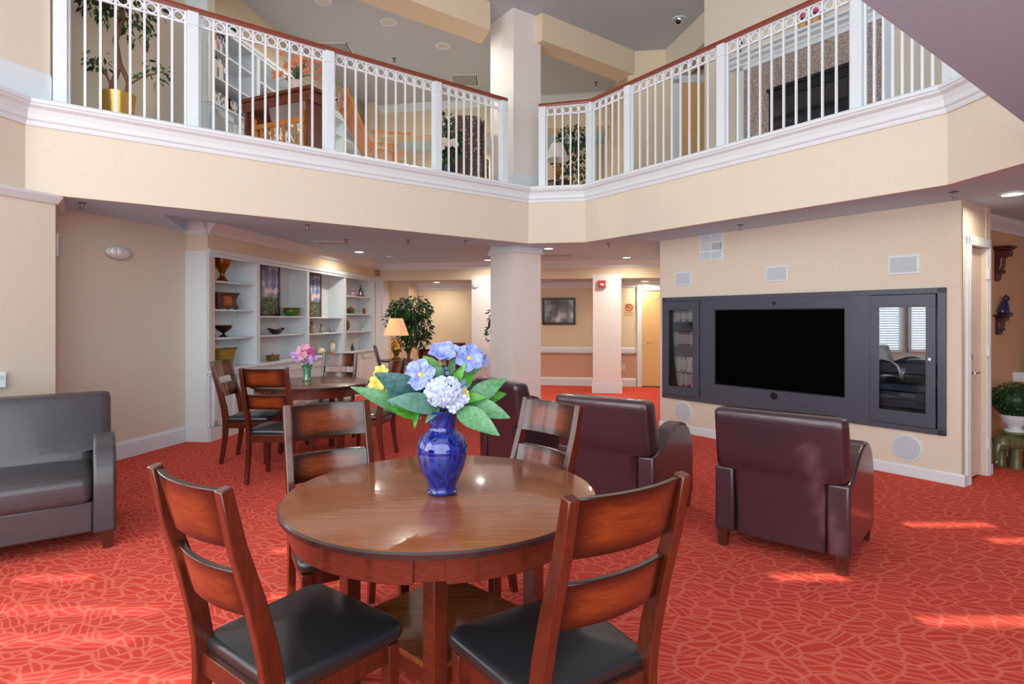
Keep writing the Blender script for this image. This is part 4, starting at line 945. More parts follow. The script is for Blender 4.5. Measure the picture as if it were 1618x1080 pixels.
for px, py, pa, pb, lb in ((1080, 650, 1066.5, 1093.5, 'round white speaker grille low on the wall at left, behind the middle armchair'), (1433, 707, 1408, 1458, 'round white speaker grille low on the wall under the right glass door')):
    t = onw_thing('round_wall_speaker', lb, 'speaker', px, py, GS); r = span(pa, pb)/2
    MB().tube([(0, 0, 0), (0, -.014, 0)], [r, r-.006], 40).build('frame', white, t, smooth=True); MB().tube([(0, -.014, 0), (0, -.017, 0)], r-.016, 40).build('grille', greyp, t, smooth=True)
t = onw_thing('wall_vent', 'white louvred vent grille high on the media wall', 'vent', 1124.5, 389); w2 = span(1105, 1144)/2; h2 = (onwall(1124, 367)[1]-onwall(1124, 411)[1])/2
MB().box(-w2, -.01, -h2, w2, 0, h2).build('frame', white, t, bevel=.002)
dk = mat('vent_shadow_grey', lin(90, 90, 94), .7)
for i in range(2):
    for j in range(3):
        xa = -w2+.03+i*(w2-.02); za = -h2+.02+j*(2*h2-.03)/3; W2 = w2-.045; H2 = (2*h2-.03)/3-.02
        o = MB()
        nn = 9
        for k in range(nn):
            if j == 1: o.box(xa+W2*k/nn, -.018, za, xa+W2*(k+.45)/nn, -.011, za+H2)
            else: o.box(xa, -.018, za+H2*k/nn, xa+W2, -.011, za+H2*(k+.45)/nn)
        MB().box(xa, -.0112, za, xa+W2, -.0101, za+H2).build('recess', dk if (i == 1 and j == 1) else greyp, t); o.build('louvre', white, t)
# ---------------- plants ----------------
def foliage(o, centre, rad, n, ls, seed=1, hollow=.3):
    rnd = random.Random(seed)
    for _ in range(n):
        while True:
            p = Vector((rnd.uniform(-1, 1), rnd.uniform(-1, 1), rnd.uniform(-1, 1)))
            if hollow < p.length < 1: break
        c = Vector(centre)+Vector((p.x*rad[0], p.y*rad[1], p.z*rad[2]))
        d = (Vector((p.x, p.y, p.z*.3-.5))+Vector((rnd.uniform(-.6, .6), rnd.uniform(-.6, .6), rnd.uniform(-.6, .4)))).normalized()
        s = d.cross(Vector((rnd.uniform(-1, 1), rnd.uniform(-1, 1), rnd.uniform(.3, 1)))).normalized(); nm = s.cross(d); L = ls*rnd.uniform(.7, 1.25); w_ = L*.24
        m_ = o.M; o.cur = rnd.choice((0, 0, 1, 2))
        o.add([c, c+d*L*.45+s*w_+nm*L*.06, c+d*L-nm*L*.05, c+d*L*.45-s*w_+nm*L*.06, c+d*L*.45-nm*L*.02], [(0, 1, 4), (1, 2, 4), (2, 3, 4), (3, 0, 4)])
    o.cur = 0
def ficus(name, label, loc, blobs, trunks, potr, poth, potm, ls=.085, seed=1, rnds=None):
    t = thing(name, label, 'plant', loc)
    MB().lathe([(potr*.78, 0), (potr*.85, poth*.1), (potr*.9, poth*.5), (potr, poth*.88), (potr*1.06, poth), (potr*.94, poth), (potr*.9, poth*.85), (.01, poth*.84)], 24).build('pot', potm, t, smooth=True)
    MB().lathe([(potr*.9, poth*.82), (potr*.7, poth*.9), (.01, poth*.92)], 16).build('moss', mat('pot_moss', lin(96, 84, 60), .9, var=.4, vscale=60), t)
    for tr in trunks: q_ = 1 if tr[-1][2] > .8 else .4; MB().tube(tr, [q_*(.026-.012*k/len(tr)) for k in range(len(tr))], 8).build('trunk', bark, t, smooth=True)
    o = MB()
    for k, (c, r, n) in enumerate(blobs): foliage(o, c, r, n, ls, seed+k)
    o.build('foliage', leaf_g, t)
    return t
goldpot = mat('gold_pot', lin(206, 164, 84), .3, .8, var=.15, vscale=20); wick = mat('wicker_pot', lin(120, 84, 50), .8, var=.3, vscale=60)
ficus('potted_ficus', 'tall potted ficus tree behind the lamp shade, left of the column', (-1.86, 10.35, 0),
    [((.05, 0, 1.62), (.38, .35, .22), 700), ((-.12, 0, 1.42), (.28, .3, .25), 420), ((.12, 0, 1.25), (.30, .3, .28), 480), ((-.05, 0, 1.02), (.22, .22, .14), 110), ((.28, 0, 1.1), (.12, .15, .2), 80)],
    [[(-.04, 0, .3), (.06, .02, .6), (-.03, 0, .9), (.04, 0, 1.4)], [(.05, 0, .3), (-.04, -.02, .6), (.07, 0, .95), (0, .03, 1.3)]], .2, .34, wick, seed=3)
ficus('potted_ficus', 'potted ficus almost wholly hidden behind the white column', (-.08, 10.3, 0),
    [((0, 0, 1.45), (.36, .32, .25), 300), ((-.05, 0, 1.15), (.33, .3, .3), 300)], [[(0, 0, .3), (.04, 0, .7), (-.03, 0, 1.2)]], .2, .34, wick, seed=9)
up = atp(178, 180, 5.5)
ficus('potted_ficus', 'twisting ficus tree in a shiny gold pot behind the left balcony railing', (-3.70, 5.44, ZF),
    [((.0, 0, 1.42), (.36, .26, .30), 260), ((.10, 0, 1.15), (.32, .25, .20), 150), ((-.22, 0, 1.25), (.16, .2, .16), 80), ((-.18, 0, .66), (.10, .08, .10), 26), ((.32, .05, .58), (.16, .10, .12), 34), ((.2, 0, .92), (.12, .1, .12), 30)],
    [[(-.08, 0, .28), (-.05, 0, .45), (.02, 0, .62), (-.03, 0, .85), (.03, 0, 1.1), (0, 0, 1.4)], [(.08, 0, .28), (.10, 0, .45), (0, .02, .65), (-.02, 0, .85), (.05, 0, 1.05), (.02, 0, 1.35)], [(-.05, 0, .4), (-.15, 0, .6), (-.24, 0, .68)], [(.08, 0, .42), (.2, .03, .52), (.4, .05, .58)]], .14, .34, goldpot, .075, seed=14)
ur = atp(905, 250, 9.0)
ficus('potted_ficus', 'dark bushy ficus on the upper floor beside the lamp, right of the column', (.98, 9.5, ZF),
    [((0, 0, 1.20), (.26, .25, .22), 260), ((-.02, 0, .9), (.30, .25, .25), 260), ((.1, 0, .55), (.22, .25, .2), 160)], [[(0, 0, .2), (.02, 0, .8)]], .18, .3, wick, .08, seed=21)

# ---------------- lamps ----------------
def lamp(label, loc, group, emis, s=1.0, sc_=(226, 178, 130), ec=(250, 190, 130)):
    t = thing('table_lamp', label, 'lamp', loc, 0, group)
    MB().lathe([(.07*s, 0), (.075*s, .02*s), (.03*s, .05*s), (.05*s, .10*s), (.085*s, .17*s), (.07*s, .25*s), (.025*s, .30*s), (.02*s, .34*s)], 20).build('base', brass, t, smooth=True)
    MB().tube([(0, 0, .34*s), (0, 0, .62*s)], .006, 6).build('stem', brass, t)
    m = mat('lamp_shade_linen_%d' % int(emis*10), lin(*sc_), .8, emis=emis, emcol=lin(*ec), var=.05)
    o = MB(); n = 40; rs = []
    for r, z in ((.205*s, .40*s), (.105*s, .68*s), (.10*s, .68*s), (.20*s, .40*s)): rs.append([(r*(1+.012*(i % 2))*math.cos(2*math.pi*i/n), r*(1+.012*(i % 2))*math.sin(2*math.pi*i/n), z) for i in range(n)])
    o.rings(rs+[rs[0]], False, False).build('lamp_shade', m, t)
    MB().ball((0, 0, .52*s), .03, 8, 6).build('bulb', mat('lamp_bulb', (1, .8, .5), emis=emis*6, emcol=(1, .75, .45), var=0), t)
    return t
def side_table(label, loc, h=.66, r=.28):
    t = thing('side_table', label, 'table', loc, 0); MB().lathe([(r, h-.03), (r, h)], 28).build('top', darkwood, t)
    MB().lathe([(.03, .05), (.04, .2), (.025, .4), (.05, h-.03)], 12).build('pedestal', darkwood, t); MB().lathe([(.18, 0), (.16, .03), (.04, .07)], 16).build('base', darkwood, t); return t
side_table('small dark round side table under the lamp by the ficus', (-1.95, 9.75, 0), .75)
lamp('brass table lamp with a lit peach pleated shade in front of the ficus', (-1.95, 9.75, .7505), None, .55, 1.02)
side_table('small dark side table carrying the upstairs lamp', (.70, 9.0, ZF), .35, .22)
lamp('upstairs table lamp with a pale shade beside the bushy ficus', (.70, 9.0, ZF+.3505), None, .10, .88, (214, 208, 204), (230, 220, 214))

# ---------------- wall items ----------------
def on_line(px, p, q):   # intersection of the column px with a wall line
    k = (px-809)/FPX; dx, dy = q[0]-p[0], q[1]-p[1]; s = (k*p[1]-p[0])/(dx-k*dy); return p[0]+dx*s, p[1]+dy*s
def wthing(name, label, cat, px, py, p, q, group=None, out=0.0):
    x, y = on_line(px, p, q); rz = math.degrees(math.atan2(q[1]-p[1], q[0]-p[0])); n = Vector((math.sin(R(rz)), -math.cos(R(rz))))*out
    return thing(name, label, cat, (x+n.x, y+n.y, H-(py-HZ)/FPX*y), rz, group)
t = wthing('emergency_light', 'white oval emergency light unit high on the beige left wall', 'light', 182, 399, R0, R1)
MB().ball((0, -.04, 0), (.145, .05, .066), 28, 12).build('housing', white, t, smooth=True)
for dx in (-.095, -.03): MB().ball((dx, -.08, .0), (.038, .026, .04), 14, 8).build('lamp_head', mat('frosted_lens', (.9, .92, .95), .12, coat=1, var=0), t, smooth=True)
t = wthing('wall_speaker', 'slim white wall speaker on the narrow return at the left', 'speaker', 90.5, 389, P0, R0)
MB().box(-.14, -.012, -.10, .10, 0, .10).build('frame', white, t); MB().box(-.12, -.015, -.08, .08, -.012, .08).build('grille', greyp, t)
t = wthing('thermostat', 'small white thermostat at the left edge of the lit wall', 'thermostat', -3, 600, P2, P1)
MB().box(-.04, -.03, -.06, .04, 0, .06).build('housing', white, t, bevel=.005); MB().box(-.025, -.032, .0, .025, -.03, .035).build('display', greyp, t)
bw0, bw1 = (-3, yw(-3)), (3, yw(3))
t = wthing('framed_picture', 'black-framed wide picture on the far wall right of the column', 'picture', 883, 491.5, bw0, bw1)
w2, h2 = .36, .29
o = MB()
for a, b_, c, d in ((-w2, w2, -h2, -h2+.05), (-w2, w2, h2-.05, h2), (-w2, -w2+.05, -h2, h2), (w2-.05, w2, -h2, h2)): o.box(a, -.04, c, b_, -.005, d)
o.build('frame', blackp, t, bevel=.005)
m = Mt('grey_etching'); tx = m.tex('ShaderNodeTexNoise', coord='Generated', scale=(2.2, 1, 1.2), Detail=5); tx.inputs['Scale'].default_value = 1.5; m.l(m.ramp(tx.outputs[0], [(.35, lin(70, 76, 84)), (.52, lin(120, 128, 134)), (.66, lin(200, 206, 206))]), m.b.inputs['Base Color']); m.b.inputs['Roughness'].default_value = .12
MB().box(-w2+.05, -.02, -h2+.05, w2-.05, -.012, h2-.05).build('print', m.m, t)
redm = mat('alarm_red', lin(190, 30, 34), .4, var=.02)
fx = (1.88, yb(1.88)); fcol = ((1.4, yb(1.4)), (2.3, yb(2.3)))
t = wthing('fire_alarm', 'square red fire alarm strobe on the far white column', 'alarm', 951, 449, *fcol, out=.02)
MB().box(-.07, -.05, -.075, .07, -.0, .075).build('housing', redm, t, bevel=.006); MB().ball((0, -.055, -.01), (.04, .025, .025), 12, 8).build('strobe', mat('strobe_lens', (.85, .87, .9), .1, coat=1, var=0), t, smooth=True)
fcol2 = ((-.9, yb(-.9)), (-.1, yb(-.1)))
t = wthing('smoke_detector', 'round white detector high on the far left column', 'detector', 752, 450, *fcol2, out=.0)
MB().tube([(0, 0, 0), (0, -.045, 0)], [.065, .052], 24).build('body', white, t, smooth=True); MB().ball((0, -.05, 0), .02, 8, 6).build('sensor', white, t)
t = wthing('no_smoking_sign', 'small white sign with red no-smoking symbol beside the far door', 'sign', 994, 487, bw0, bw1, out=.0)
MB().box(-.10, -.008, -.16, .10, 0, .12).build('plate', mat('sign_plate', lin(216, 190, 150), .5, var=.02), t)
o = MB(); o.torus((0, -.012, .02), .072, .010, 'y', 28, 6); o.build('ring', redm, t, smooth=True)
o = MB(); o.M = T(0, -.012, .02, ry=45); o.box(-.07, -.004, -.009, .07, .004, .009); o.build('slash', redm, t)
o = MB(); o.box(-.045, -.0115, .008, .02, -.008, .024); o.build('cigarette', blackp, t); o = MB(); o.box(.024, -.0115, .008, .042, -.008, .024); o.build('cigarette_tip', redm, t)
def text(parent, body, size, x, y, z, m, name='lettering'):
    cu = bpy.data.curves.new(name, 'FONT'); cu.body = body; cu.size = size; cu.align_x = 'CENTER'; cu.extrude = .001; cu.materials.append(m)
    o = bpy.data.objects.new(name, cu); C.objects.link(o); o.rotation_euler = (0, 0, 0); me = bpy.data.meshes.new_from_object(o); bpy.data.objects.remove(o)
    o = bpy.data.objects.new(name, me); C.objects.link(o); o.parent = parent; o.location = (x, y, z); o.rotation_euler = (R(90), 0, 0); return o
text(t, 'NO SMOKING', .030, 0, -.009, -.10, blackp)
MB().box(-.085, -.0095, -.143, .085, -.008, -.137).build('rule_line', blackp, t)
t = wthing('wall_outlet', 'white wall outlet low on the far peach wall by the door', 'outlet', 985, 580, bw0, bw1, out=.03)
MB().box(-.035, -.008, -.06, .035, 0, .06).build('plate', white, t, bevel=.002); MB().box(-.015, -.010, .01, .015, -.008, .035).build('socket', greyp, t); MB().box(-.015, -.010, -.035, .015, -.008, -.01).build('socket', greyp, t)
tt, zz = bkp(356, 645, -.055)
t = thing('wall_outlet', 'white outlet on the bookcase base behind the leftmost chair', 'outlet', (B0[0]+BX[0]*tt+.987*.049, B0[1]+BX[1]*tt-.16*.049, zz), BK_RZ)
MB().box(-.04, -.008, -.06, .04, 0, .06).build('plate', white, t, bevel=.002); MB().box(-.015, -.010, .01, .015, -.008, .035).build('socket', greyp, t); MB().box(-.015, -.010, -.035, .015, -.008, -.01).build('socket', greyp, t)
# hallway shelves on carved corbels
hw = (H0, (H0[0]+Hd[0]*4, H0[1]+Hd[1]*4)); GH = 'carved corbel shelves on the hallway wall'
corb = mat('corbel_mahogany', lin(74, 26, 20), .35, coat=.3, var=.4, vscale=22)
def corbel(label, px, py, s, wd, m=corb):
    t = wthing('corbel_shelf', label, 'shelf', px, py, *hw, group=GH)
    o = MB(); o.box(-wd/2, -.17*s, -.025*s, wd/2, 0, 0); o.box(-wd/2+.02, -.15*s, -.045*s, wd/2-.02, 0, -.025*s); o.build('shelf', m, t, bevel=.006)
    prof = [(0, -.045), (-.14, -.045), (-.15, -.08), (-.13, -.11), (-.09, -.13), (-.075, -.17), (-.08, -.22), (-.06, -.27), (-.065, -.31), (-.04, -.34), (-.03, -.40), (0, -.42)]
    o = MB(); o.sideprism([(y*s, z*s) for y, z in prof], -wd*.28, wd*.28)
    o.build('bracket', m, t, bevel=.012, seg=3)
    for k, z in enumerate((-.09, -.30)):
        for sx in (-1, 1):
            o = MB(); o.tube([(sx*wd*.27, (-.105+.06*k)*s, z*s), (sx*wd*.31, (-.105+.06*k)*s, z*s)], (.035-.008*k)*s, 14); o.build('scroll', m, t, smooth=True)
    return t
c1 = corbel('carved mahogany corbel shelf near the crown moulding in the hallway, empty on top', 1574, 390, .85, .20)
c2 = corbel('dark carved corbel shelf carrying the blue cat figurine', 1577, 497, .5, .28, mat('corbel_plum', lin(66, 30, 40), .35, coat=.3, var=.4, vscale=22))
cp = Matrix.Rotation(c2.rotation_euler.z, 4, 'Z') @ Vector((0, -.05, .0005))
t = thing('cat_figurine', 'navy blue sitting cat figurine on the lower hallway corbel', 'figurine', (c2.location.x+cp.x, c2.location.y+cp.y, c2.location.z+cp.z), math.degrees(c2.rotation_euler.z))
navy = mat('navy_glaze', lin(30, 40, 78), .2, coat=.8, var=.2)
MB().rings([[(x0_+r_*math.cos(a)*1.3, r_*math.sin(a), z) for a in [2*math.pi*i/16 for i in range(16)]] for x0_, r_, z in ((-.01, .045, 0), (-.015, .052, .025), (-.012, .047, .06), (0, .036, .10), (.012, .026, .13), (.02, .02, .155))]).build('body', navy, t, smooth=True)
MB().ball((.025, -.01, .165), (.042, .03, .03), 14, 8).build('head', navy, t, smooth=True)
for dx in (.0, .035): MB().lathe([(.012, 0), (.001, .03)], 6, (dx, -.01, .18)).build('ear', navy, t)
MB().tube([(-.04, 0, .01), (-.06, -.03, .012), (.0, -.06, .012), (.06, -.05, .01)], [.014, .012, .011, .008], 8).build('tail', navy, t, smooth=True)
corbel('blue-black corbel shelf cut off at the right edge of view', 1624, 427, .5, .2, navy)
# topiary on the elephant stool
ex, ey = gp(1603, 737)
eleph = mat('green_glazed_ceramic', lin(96, 98, 56), .35, coat=.4, var=.4, vscale=14)
t = thing('elephant_stool', 'mottled green ceramic elephant plant stool on the hallway carpet', 'stool', (ex, ey, 0), 200)
o = MB(); rs = [[(x, .115*q*math.cos(a), .245+.085*q*math.sin(a)) for a in [2*math.pi*i/16 for i in range(16)]] for x, q in ((-.17, .3), (-.165, .75), (-.13, .95), (0, 1.02), (.11, .95), (.15, .7), (.16, .3))]
o.rings(rs).build('body', eleph, t, smooth=True)
for sx in (-.10, .09):
    for sy in (-.065, .065): MB().lathe([(.048, 0), (.05, .02), (.042, .05), (.044, .2)], 14, (sx, sy, 0)).build('leg', eleph, t, smooth=True)
MB().ball((.18, 0, .24), (.07, .07, .075), 16, 10).build('head', eleph, t, smooth=True)
MB().tube([(.23, 0, .24), (.27, 0, .17), (.26, 0, .08), (.29, 0, .05)], [.035, .028, .02, .016], 10).build('trunk', eleph, t, smooth=True)
for sy in (-1, 1): MB().ball((.15, sy*.075, .245), (.045, .012, .06), 12, 8).build('ear', eleph, t, smooth=True)
MB().lathe([(.12, .325), (.12, .345)], 24).build('seat_top', eleph, t, smooth=True)
t = thing('topiary_plant', 'round green topiary ball in a white footed pot on the elephant stool', 'plant', (ex, ey, .3465))
MB().lathe([(.085, 0), (.085, .015), (.05, .03), (.06, .05), (.10, .09), (.115, .14), (.12, .16), (.11, .16), (.01, .14)], 24).build('pot', white, t, smooth=True)
o = MB(); o.ball((0, 0, .30), (.145, .145, .135), 16, 10); foliage(o, (0, 0, .31), (.175, .175, .165), 1500, .03, 5, .86); o.build('foliage', leaf_g, t)
# ledge and half wall at the right edge
lp = on_line(1600, *hw)
o = MB(); o.M = T(lp[0], lp[1], 0, math.degrees(math.atan2(Hd[1], Hd[0]))); x1_ = 0.02
lz = H-(592-HZ)/FPX*lp[1]
o.box(0, -.20, lz-.0, 1.6, 0, lz+.03); o.box(.01, -.17, lz-.05, 1.6, 0, lz); o.box(.02, -.16, lz-.07, 1.6, 0, lz-.05); struct(o.build('trim_16', white))
lq = on_line(1616, *hw); t = thing('potted_flowers', 'small dark pot of white and pink flowers on the hallway ledge', 'flowers', (lq[0]+.05, lq[1]-.13, lz+.0305))
MB().lathe([(.04, 0), (.06, .02), (.065, .06), (.055, .06), (.01, .05)], 16).build('pot', blackp, t, smooth=True)
o = MB(); foliage(o, (0, 0, .09), (.08, .08, .05), 70, .05, 8, .2); o.build('leaves', leaf_g, t)
for k in range(6): flower(t, Vector((t.location.x+random.uniform(-.05, .05), t.location.y+random.uniform(-.04, .04), t.location.z+.13+.02*(k % 3))), 5, .03, (random.uniform(-.4, .4), -1, .6), pk[0] if k % 2 else ivory, .3, .8, None, 'flower')

# ---------------- ceiling fixtures ----------------
glow = mat('downlight_glow', (1, .93, .80), .4, emis=9, emcol=(1, .88, .68), var=0); glow2 = mat('downlight_off', lin(210, 205, 200), .5, var=0)
def downlight(label, x, y, z, W=0, on=True, col=(1, .92, .82), r=.09, group='recessed ceiling lights'):
    t = thing('recessed_light', label, 'light', (x, y, z-.0), 0, group)
    MB().lathe([(r, 0), (r, -.012), (r*.8, -.014), (r*.78, -.002)], 28, cap0=False, cap1=False).build('trim_ring', white, t, smooth=True)
    MB().lathe([(r*.8, -.002), (r*.8, -.004)], 20).build('lens', glow if on else glow2, t)
    if W:
        a = area('downlight_lamp', (x, y, z-.03), (.14, .14), (0, 0, -1), W, col, 'DISK', 170)
GL = [(-2.55, 9.67, 'over the far end of the bookcase'), (-.45, 11.0, 'just left of the white column'), (.58, 9.2, 'just right of the white column'), (2.09, 10.56, 'in front of the far door'),
      (-2.7, 7.3, None), (-.9, 8.9, None)]
for x, y, l in GL[:4]: downlight('round recessed light in the gallery ceiling, '+l, x, y, Z2, 19)
for x, y in ((-1.9, 7.6), (-3.3, 6.2)): pass
downlight('round recessed light above the hallway at the right edge', 4.07, 4.71, Z1, 8, col=(1, .85, .66))
downlight('recessed light in the low hall ceiling above the far door', 2.74, 11.95, 2.22, 12, col=(1, .88, .72)); downlight('recessed light in the low hall ceiling above the ficus', -1.6, 12.3, 2.22, 12, col=(1, .88, .72))
def vent(label, x, y, z, w_=.5, d_=.2, rz=0):
    t = thing('ceiling_vent', label, 'vent', (x, y, z), rz, 'slatted ceiling vents'); o = MB()
    for a, b_, c, d in ((-w_/2, w_/2, -d_/2, -d_/2+.02), (-w_/2, w_/2, d_/2-.02, d_/2), (-w_/2, -w_/2+.02, -d_/2, d_/2), (w_/2-.02, w_/2, -d_/2, d_/2)): o.box(a, c, -.01, b_, d, 0)
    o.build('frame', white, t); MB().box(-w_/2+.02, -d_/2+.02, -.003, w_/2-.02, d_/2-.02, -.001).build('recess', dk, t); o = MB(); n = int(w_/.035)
    for k in range(n): x_ = -w_/2+.03+(w_-.06)*k/n; o.box(x_, -d_/2+.02, -.010, x_+.012, d_/2-.02, -.003)
    o.build('louvre', white, t)
vent('slatted vent in the gallery ceiling near the bookcase', -2.65, 8.54, Z2, .5, .3); vent('slatted vent in the gallery ceiling right of the column', .8, 10.25, Z2, .5, .3)
vent('square slatted vent in the upper ceiling nearest the column', -.86, 10.6, ZC, .5, .5); vent('square slatted vent in the upper ceiling over the desk', -2.9, 9.4, ZC, .6, .5)
spk = mat('sprinkler_metal', (.22, .21, .22), .35, .9, var=0)
def sprinkler(label, x, y, z):
    t = thing('sprinkler', label, 'sprinkler', (x, y, z), random.uniform(0, 90), 'ceiling sprinklers')
    MB().lathe([(.035, 0), (.03, -.008), (.01, -.01), (.01, -.03), (.006, -.045)], 14).build('body', spk, t, smooth=True)
    MB().box(-.03, -.003, -.047, .03, .003, -.043).build('frame_arm', spk, t); MB().lathe([(.028, -.058), (.028, -.06)], 12).build('deflector', spk, t); MB().tube([(0, 0, -.045), (0, 0, -.058)], .004, 6).build('pin', spk, t)
for px, py, z, l in ((130, 320, Z1, 'chrome sprinkler under the balcony edge at far left'), (486, 355, Z1, 'chrome sprinkler above the second chair from the left'), (548, 378, Z2, 'chrome sprinkler just right of the bookcase vent'), (735, 380, Z1, 'chrome sprinkler left of the white column'),
    (961, 385, Z1, 'chrome sprinkler right of the white column'), (1170, 355, Z1, 'chrome sprinkler over the left part of the media cabinet'), (1507, 303, Z1, 'chrome sprinkler above the closet door corner'), (645, 379, Z2, 'small sprinkler in the soffit above the lamp')):
    x, y = gp(px, py, z); sprinkler(l, x, y, z)
t = thing('smoke_detector', 'small round detector on the gallery ceiling above the ficus', 'detector', (-2.2, 10.4, Z2)); MB().lathe([(.06, 0), (.05, -.03), (.02, -.035)], 16).build('body', white, t, smooth=True); MB().ball((0, 0, -.036), .012, 6, 4).build('sensor', blackp, t)
# upper ceiling
for px, py, l in ((614, 34, 'upper ceiling downlight nearest the balcony'), (700, 72, 'upper ceiling downlight nearer the column')):
    x, y = gp(px, py, ZC); downlight(l, x, y, ZC, 40, False, (1, .95, .88), r=.12)  # lenses stay unlit; lamps added beneath them to brighten the upper gallery
for x, y in ((-1.0, 12.2),): area('upper_hall_fill', (x, y, 5.12), (.5, .5), (0, 0, -1), 26, (1, .88, .72), 'DISK', 170)  # hidden warm light added behind the far beam to brighten the upper hall
x, y = gp(510, 0, ZC); downlight('upper ceiling downlight at the top edge of view', x, y, ZC, 0, False, r=.12)
for px, py, l in ((623, 92, 'dark sprinkler head in the upper ceiling left of the column'), (942, 130, 'dark sprinkler head in the upper ceiling right of the column')):
    x, y = gp(px, py, ZC); sprinkler(l, x, y, ZC)
x, y = gp(1073, 30, ZC); t = thing('eyeball_light', 'tilted eyeball spotlight in the ceiling over the right balcony', 'light', (x, y, ZC))
MB().lathe([(.10, 0), (.10, -.012), (.08, -.014), (.08, 0)], 24, cap0=False, cap1=False).build('trim_ring', white, t, smooth=True); MB().ball((0, 0, -.01), .078, 16, 10).build('eyeball', chrome, t, smooth=True); MB().ball((-.02, -.03, -.05), .042, 12, 8).build('bulb', blackp, t, smooth=True)

# ---------------- upper floor furniture ----------------
# books
bks = {}; GB = 'books in the upstairs bookcase'
def bookrow(px0, px1, z, shelf, hmin=.20, hmax=.27, dd=.08, n=None):
    ta, tb_ = bkp(px0, 100, dd)[0], bkp(px1, 100, dd)[0]; x = ta; k = 0
    while x < tb_ and k < 20:
        ci = random.randrange(len(pal)); wd = random.uniform(.028, .042); s = random.uniform(hmin, hmax)/.25
        ox, oy = B0[0]-.987*dd+BX[0]*x, B0[1]+.16*dd+BX[1]*x; lb = '%s book, %s from the left %s' % (pnm[ci], ORD[k], shelf)
        if ci in bks: b = dup(bks[ci], (ox, oy, z+.0005), BK_RZ, lb); b.scale = (wd/.035, 1, s)
        else:
            b = thing('book', lb, 'book', (ox, oy, z+.0005), BK_RZ, GB); MB().box(0, 0, 0, .035, .16, .25).build('cover', bookm[ci], b, bevel=.002); MB().box(.006, -.0008, .14, .029, 0, .21).build('spine_label', lab if ci != 3 else bookm[4], b); bks[ci] = b; b.scale = (wd/.035, 1, s)
        x += wd+.002; k += 1
bookrow(331, 358, 4.36, 'on the upstairs bookcase first bay, middle shelf'); bookrow(331, 356, 4.69, 'on the upstairs bookcase first bay, top shelf')
bookrow(331, 358, 4.0, 'on the upstairs bookcase ledge, left group', .16, .22); bookrow(364, 374, 4.0, 'on the upstairs bookcase ledge, middle group', .18, .24); bookrow(380, 390, 4.0, 'on the upstairs bookcase ledge, right group', .16, .22)
bookrow(416, 436, 4.33, 'upstairs behind the orange flowers', .18, .25); bookrow(436, 466, 4.0, 'upstairs behind the desk opening', .18, .25)
tt, zz = bkp(356, 30, .13)
t = thing('potted_ivy', 'small green trailing plant on top of the upstairs bookcase', 'plant', (B0[0]-.148+BX[0]*tt, B0[1]+.024+BX[1]*tt, 5.0105))
MB().lathe([(.06, 0), (.08, .08), (.07, .08), (.01, .07)], 14).build('pot', brn, t); o = MB(); foliage(o, (0, -.04, .10), (.13, .09, .09), 260, .07, 4, .1); o.build('foliage', [leaf_g[1], leaf_g[0], mat('leaf_green_vivid', lin(30, 120, 50), .5)], t)
# desk with hutch-like side panels
t = thing('console_desk', 'dark brown wooden desk with open middle behind the left balcony', 'desk', (-2.33, 6.63, ZF), 155.5)
MB().box(-.06, -.42, .86, 1.08, .04, .90).build('top', brown_wood, t, bevel=.008); MB().box(-.03, -.39, .74, 1.05, .01, .86).build('frieze', brown_wood, t, bevel=.006)
for xa in (0, .98):
    o = MB(); o.sideprism([(-.38, 0), (0, 0), (0, .74), (-.38, .74), (-.34, .6), (-.37, .45), (-.33, .3), (-.38, .12)], xa, xa+.045); o.build('side_panel', brown_wood, t, bevel=.005)
# pot with orange flowers
dp = Matrix.Rotation(R(155.5), 4, 'Z') @ Vector((.36, -.18, 0)); px_, py_ = -2.33+dp.x, 6.63+dp.y
t = thing('ceramic_pot', 'cream round pot on the upstairs desk', 'pot', (px_, py_, ZF+.9005)); MB().lathe([(.06, 0), (.08, .05), (.09, .11), (.095, .15), (.10, .17), (.09, .17), (.01, .14)], 20).build('body', ivory, t, smooth=True); MB().torus((0, 0, .165), .096, .006, 'z').build('rim', ivory, t, smooth=True)
t = thing('flower_arrangement', 'spreading orange lilies with long leaves in the cream pot upstairs', 'flowers', (px_, py_, ZF+1.05))
orm = leafmat('petal_orange', lin(220, 100, 60), lin(244, 160, 110)); gl_ = leafmat('blade_leaf', lin(70, 100, 60), lin(120, 140, 96)); rnd = random.Random(5); o = MB(); tips = []
for k in range(34):
    a = rnd.uniform(0, 6.28); e = rnd.uniform(.1, 1.3); L = rnd.uniform(.18, .36); d = Vector((math.cos(a)*math.cos(e), math.sin(a)*math.cos(e)*.6, math.sin(e)))
    b_ = Vector((px_, py_, ZF+1.07)); leafmesh(o, b_, b_+d*L, .024, .04, N=5); tips.append(b_+d*(L+.03))
o.build('leaves', gl_, t, world=True)
for k, p in enumerate(tips[:26]): flower(t, p, 5, rnd.uniform(.03, .045), (rnd.uniform(-.6, .6), -1, rnd.uniform(-.2, .7)), orm, .5, .8, None, 'flower')
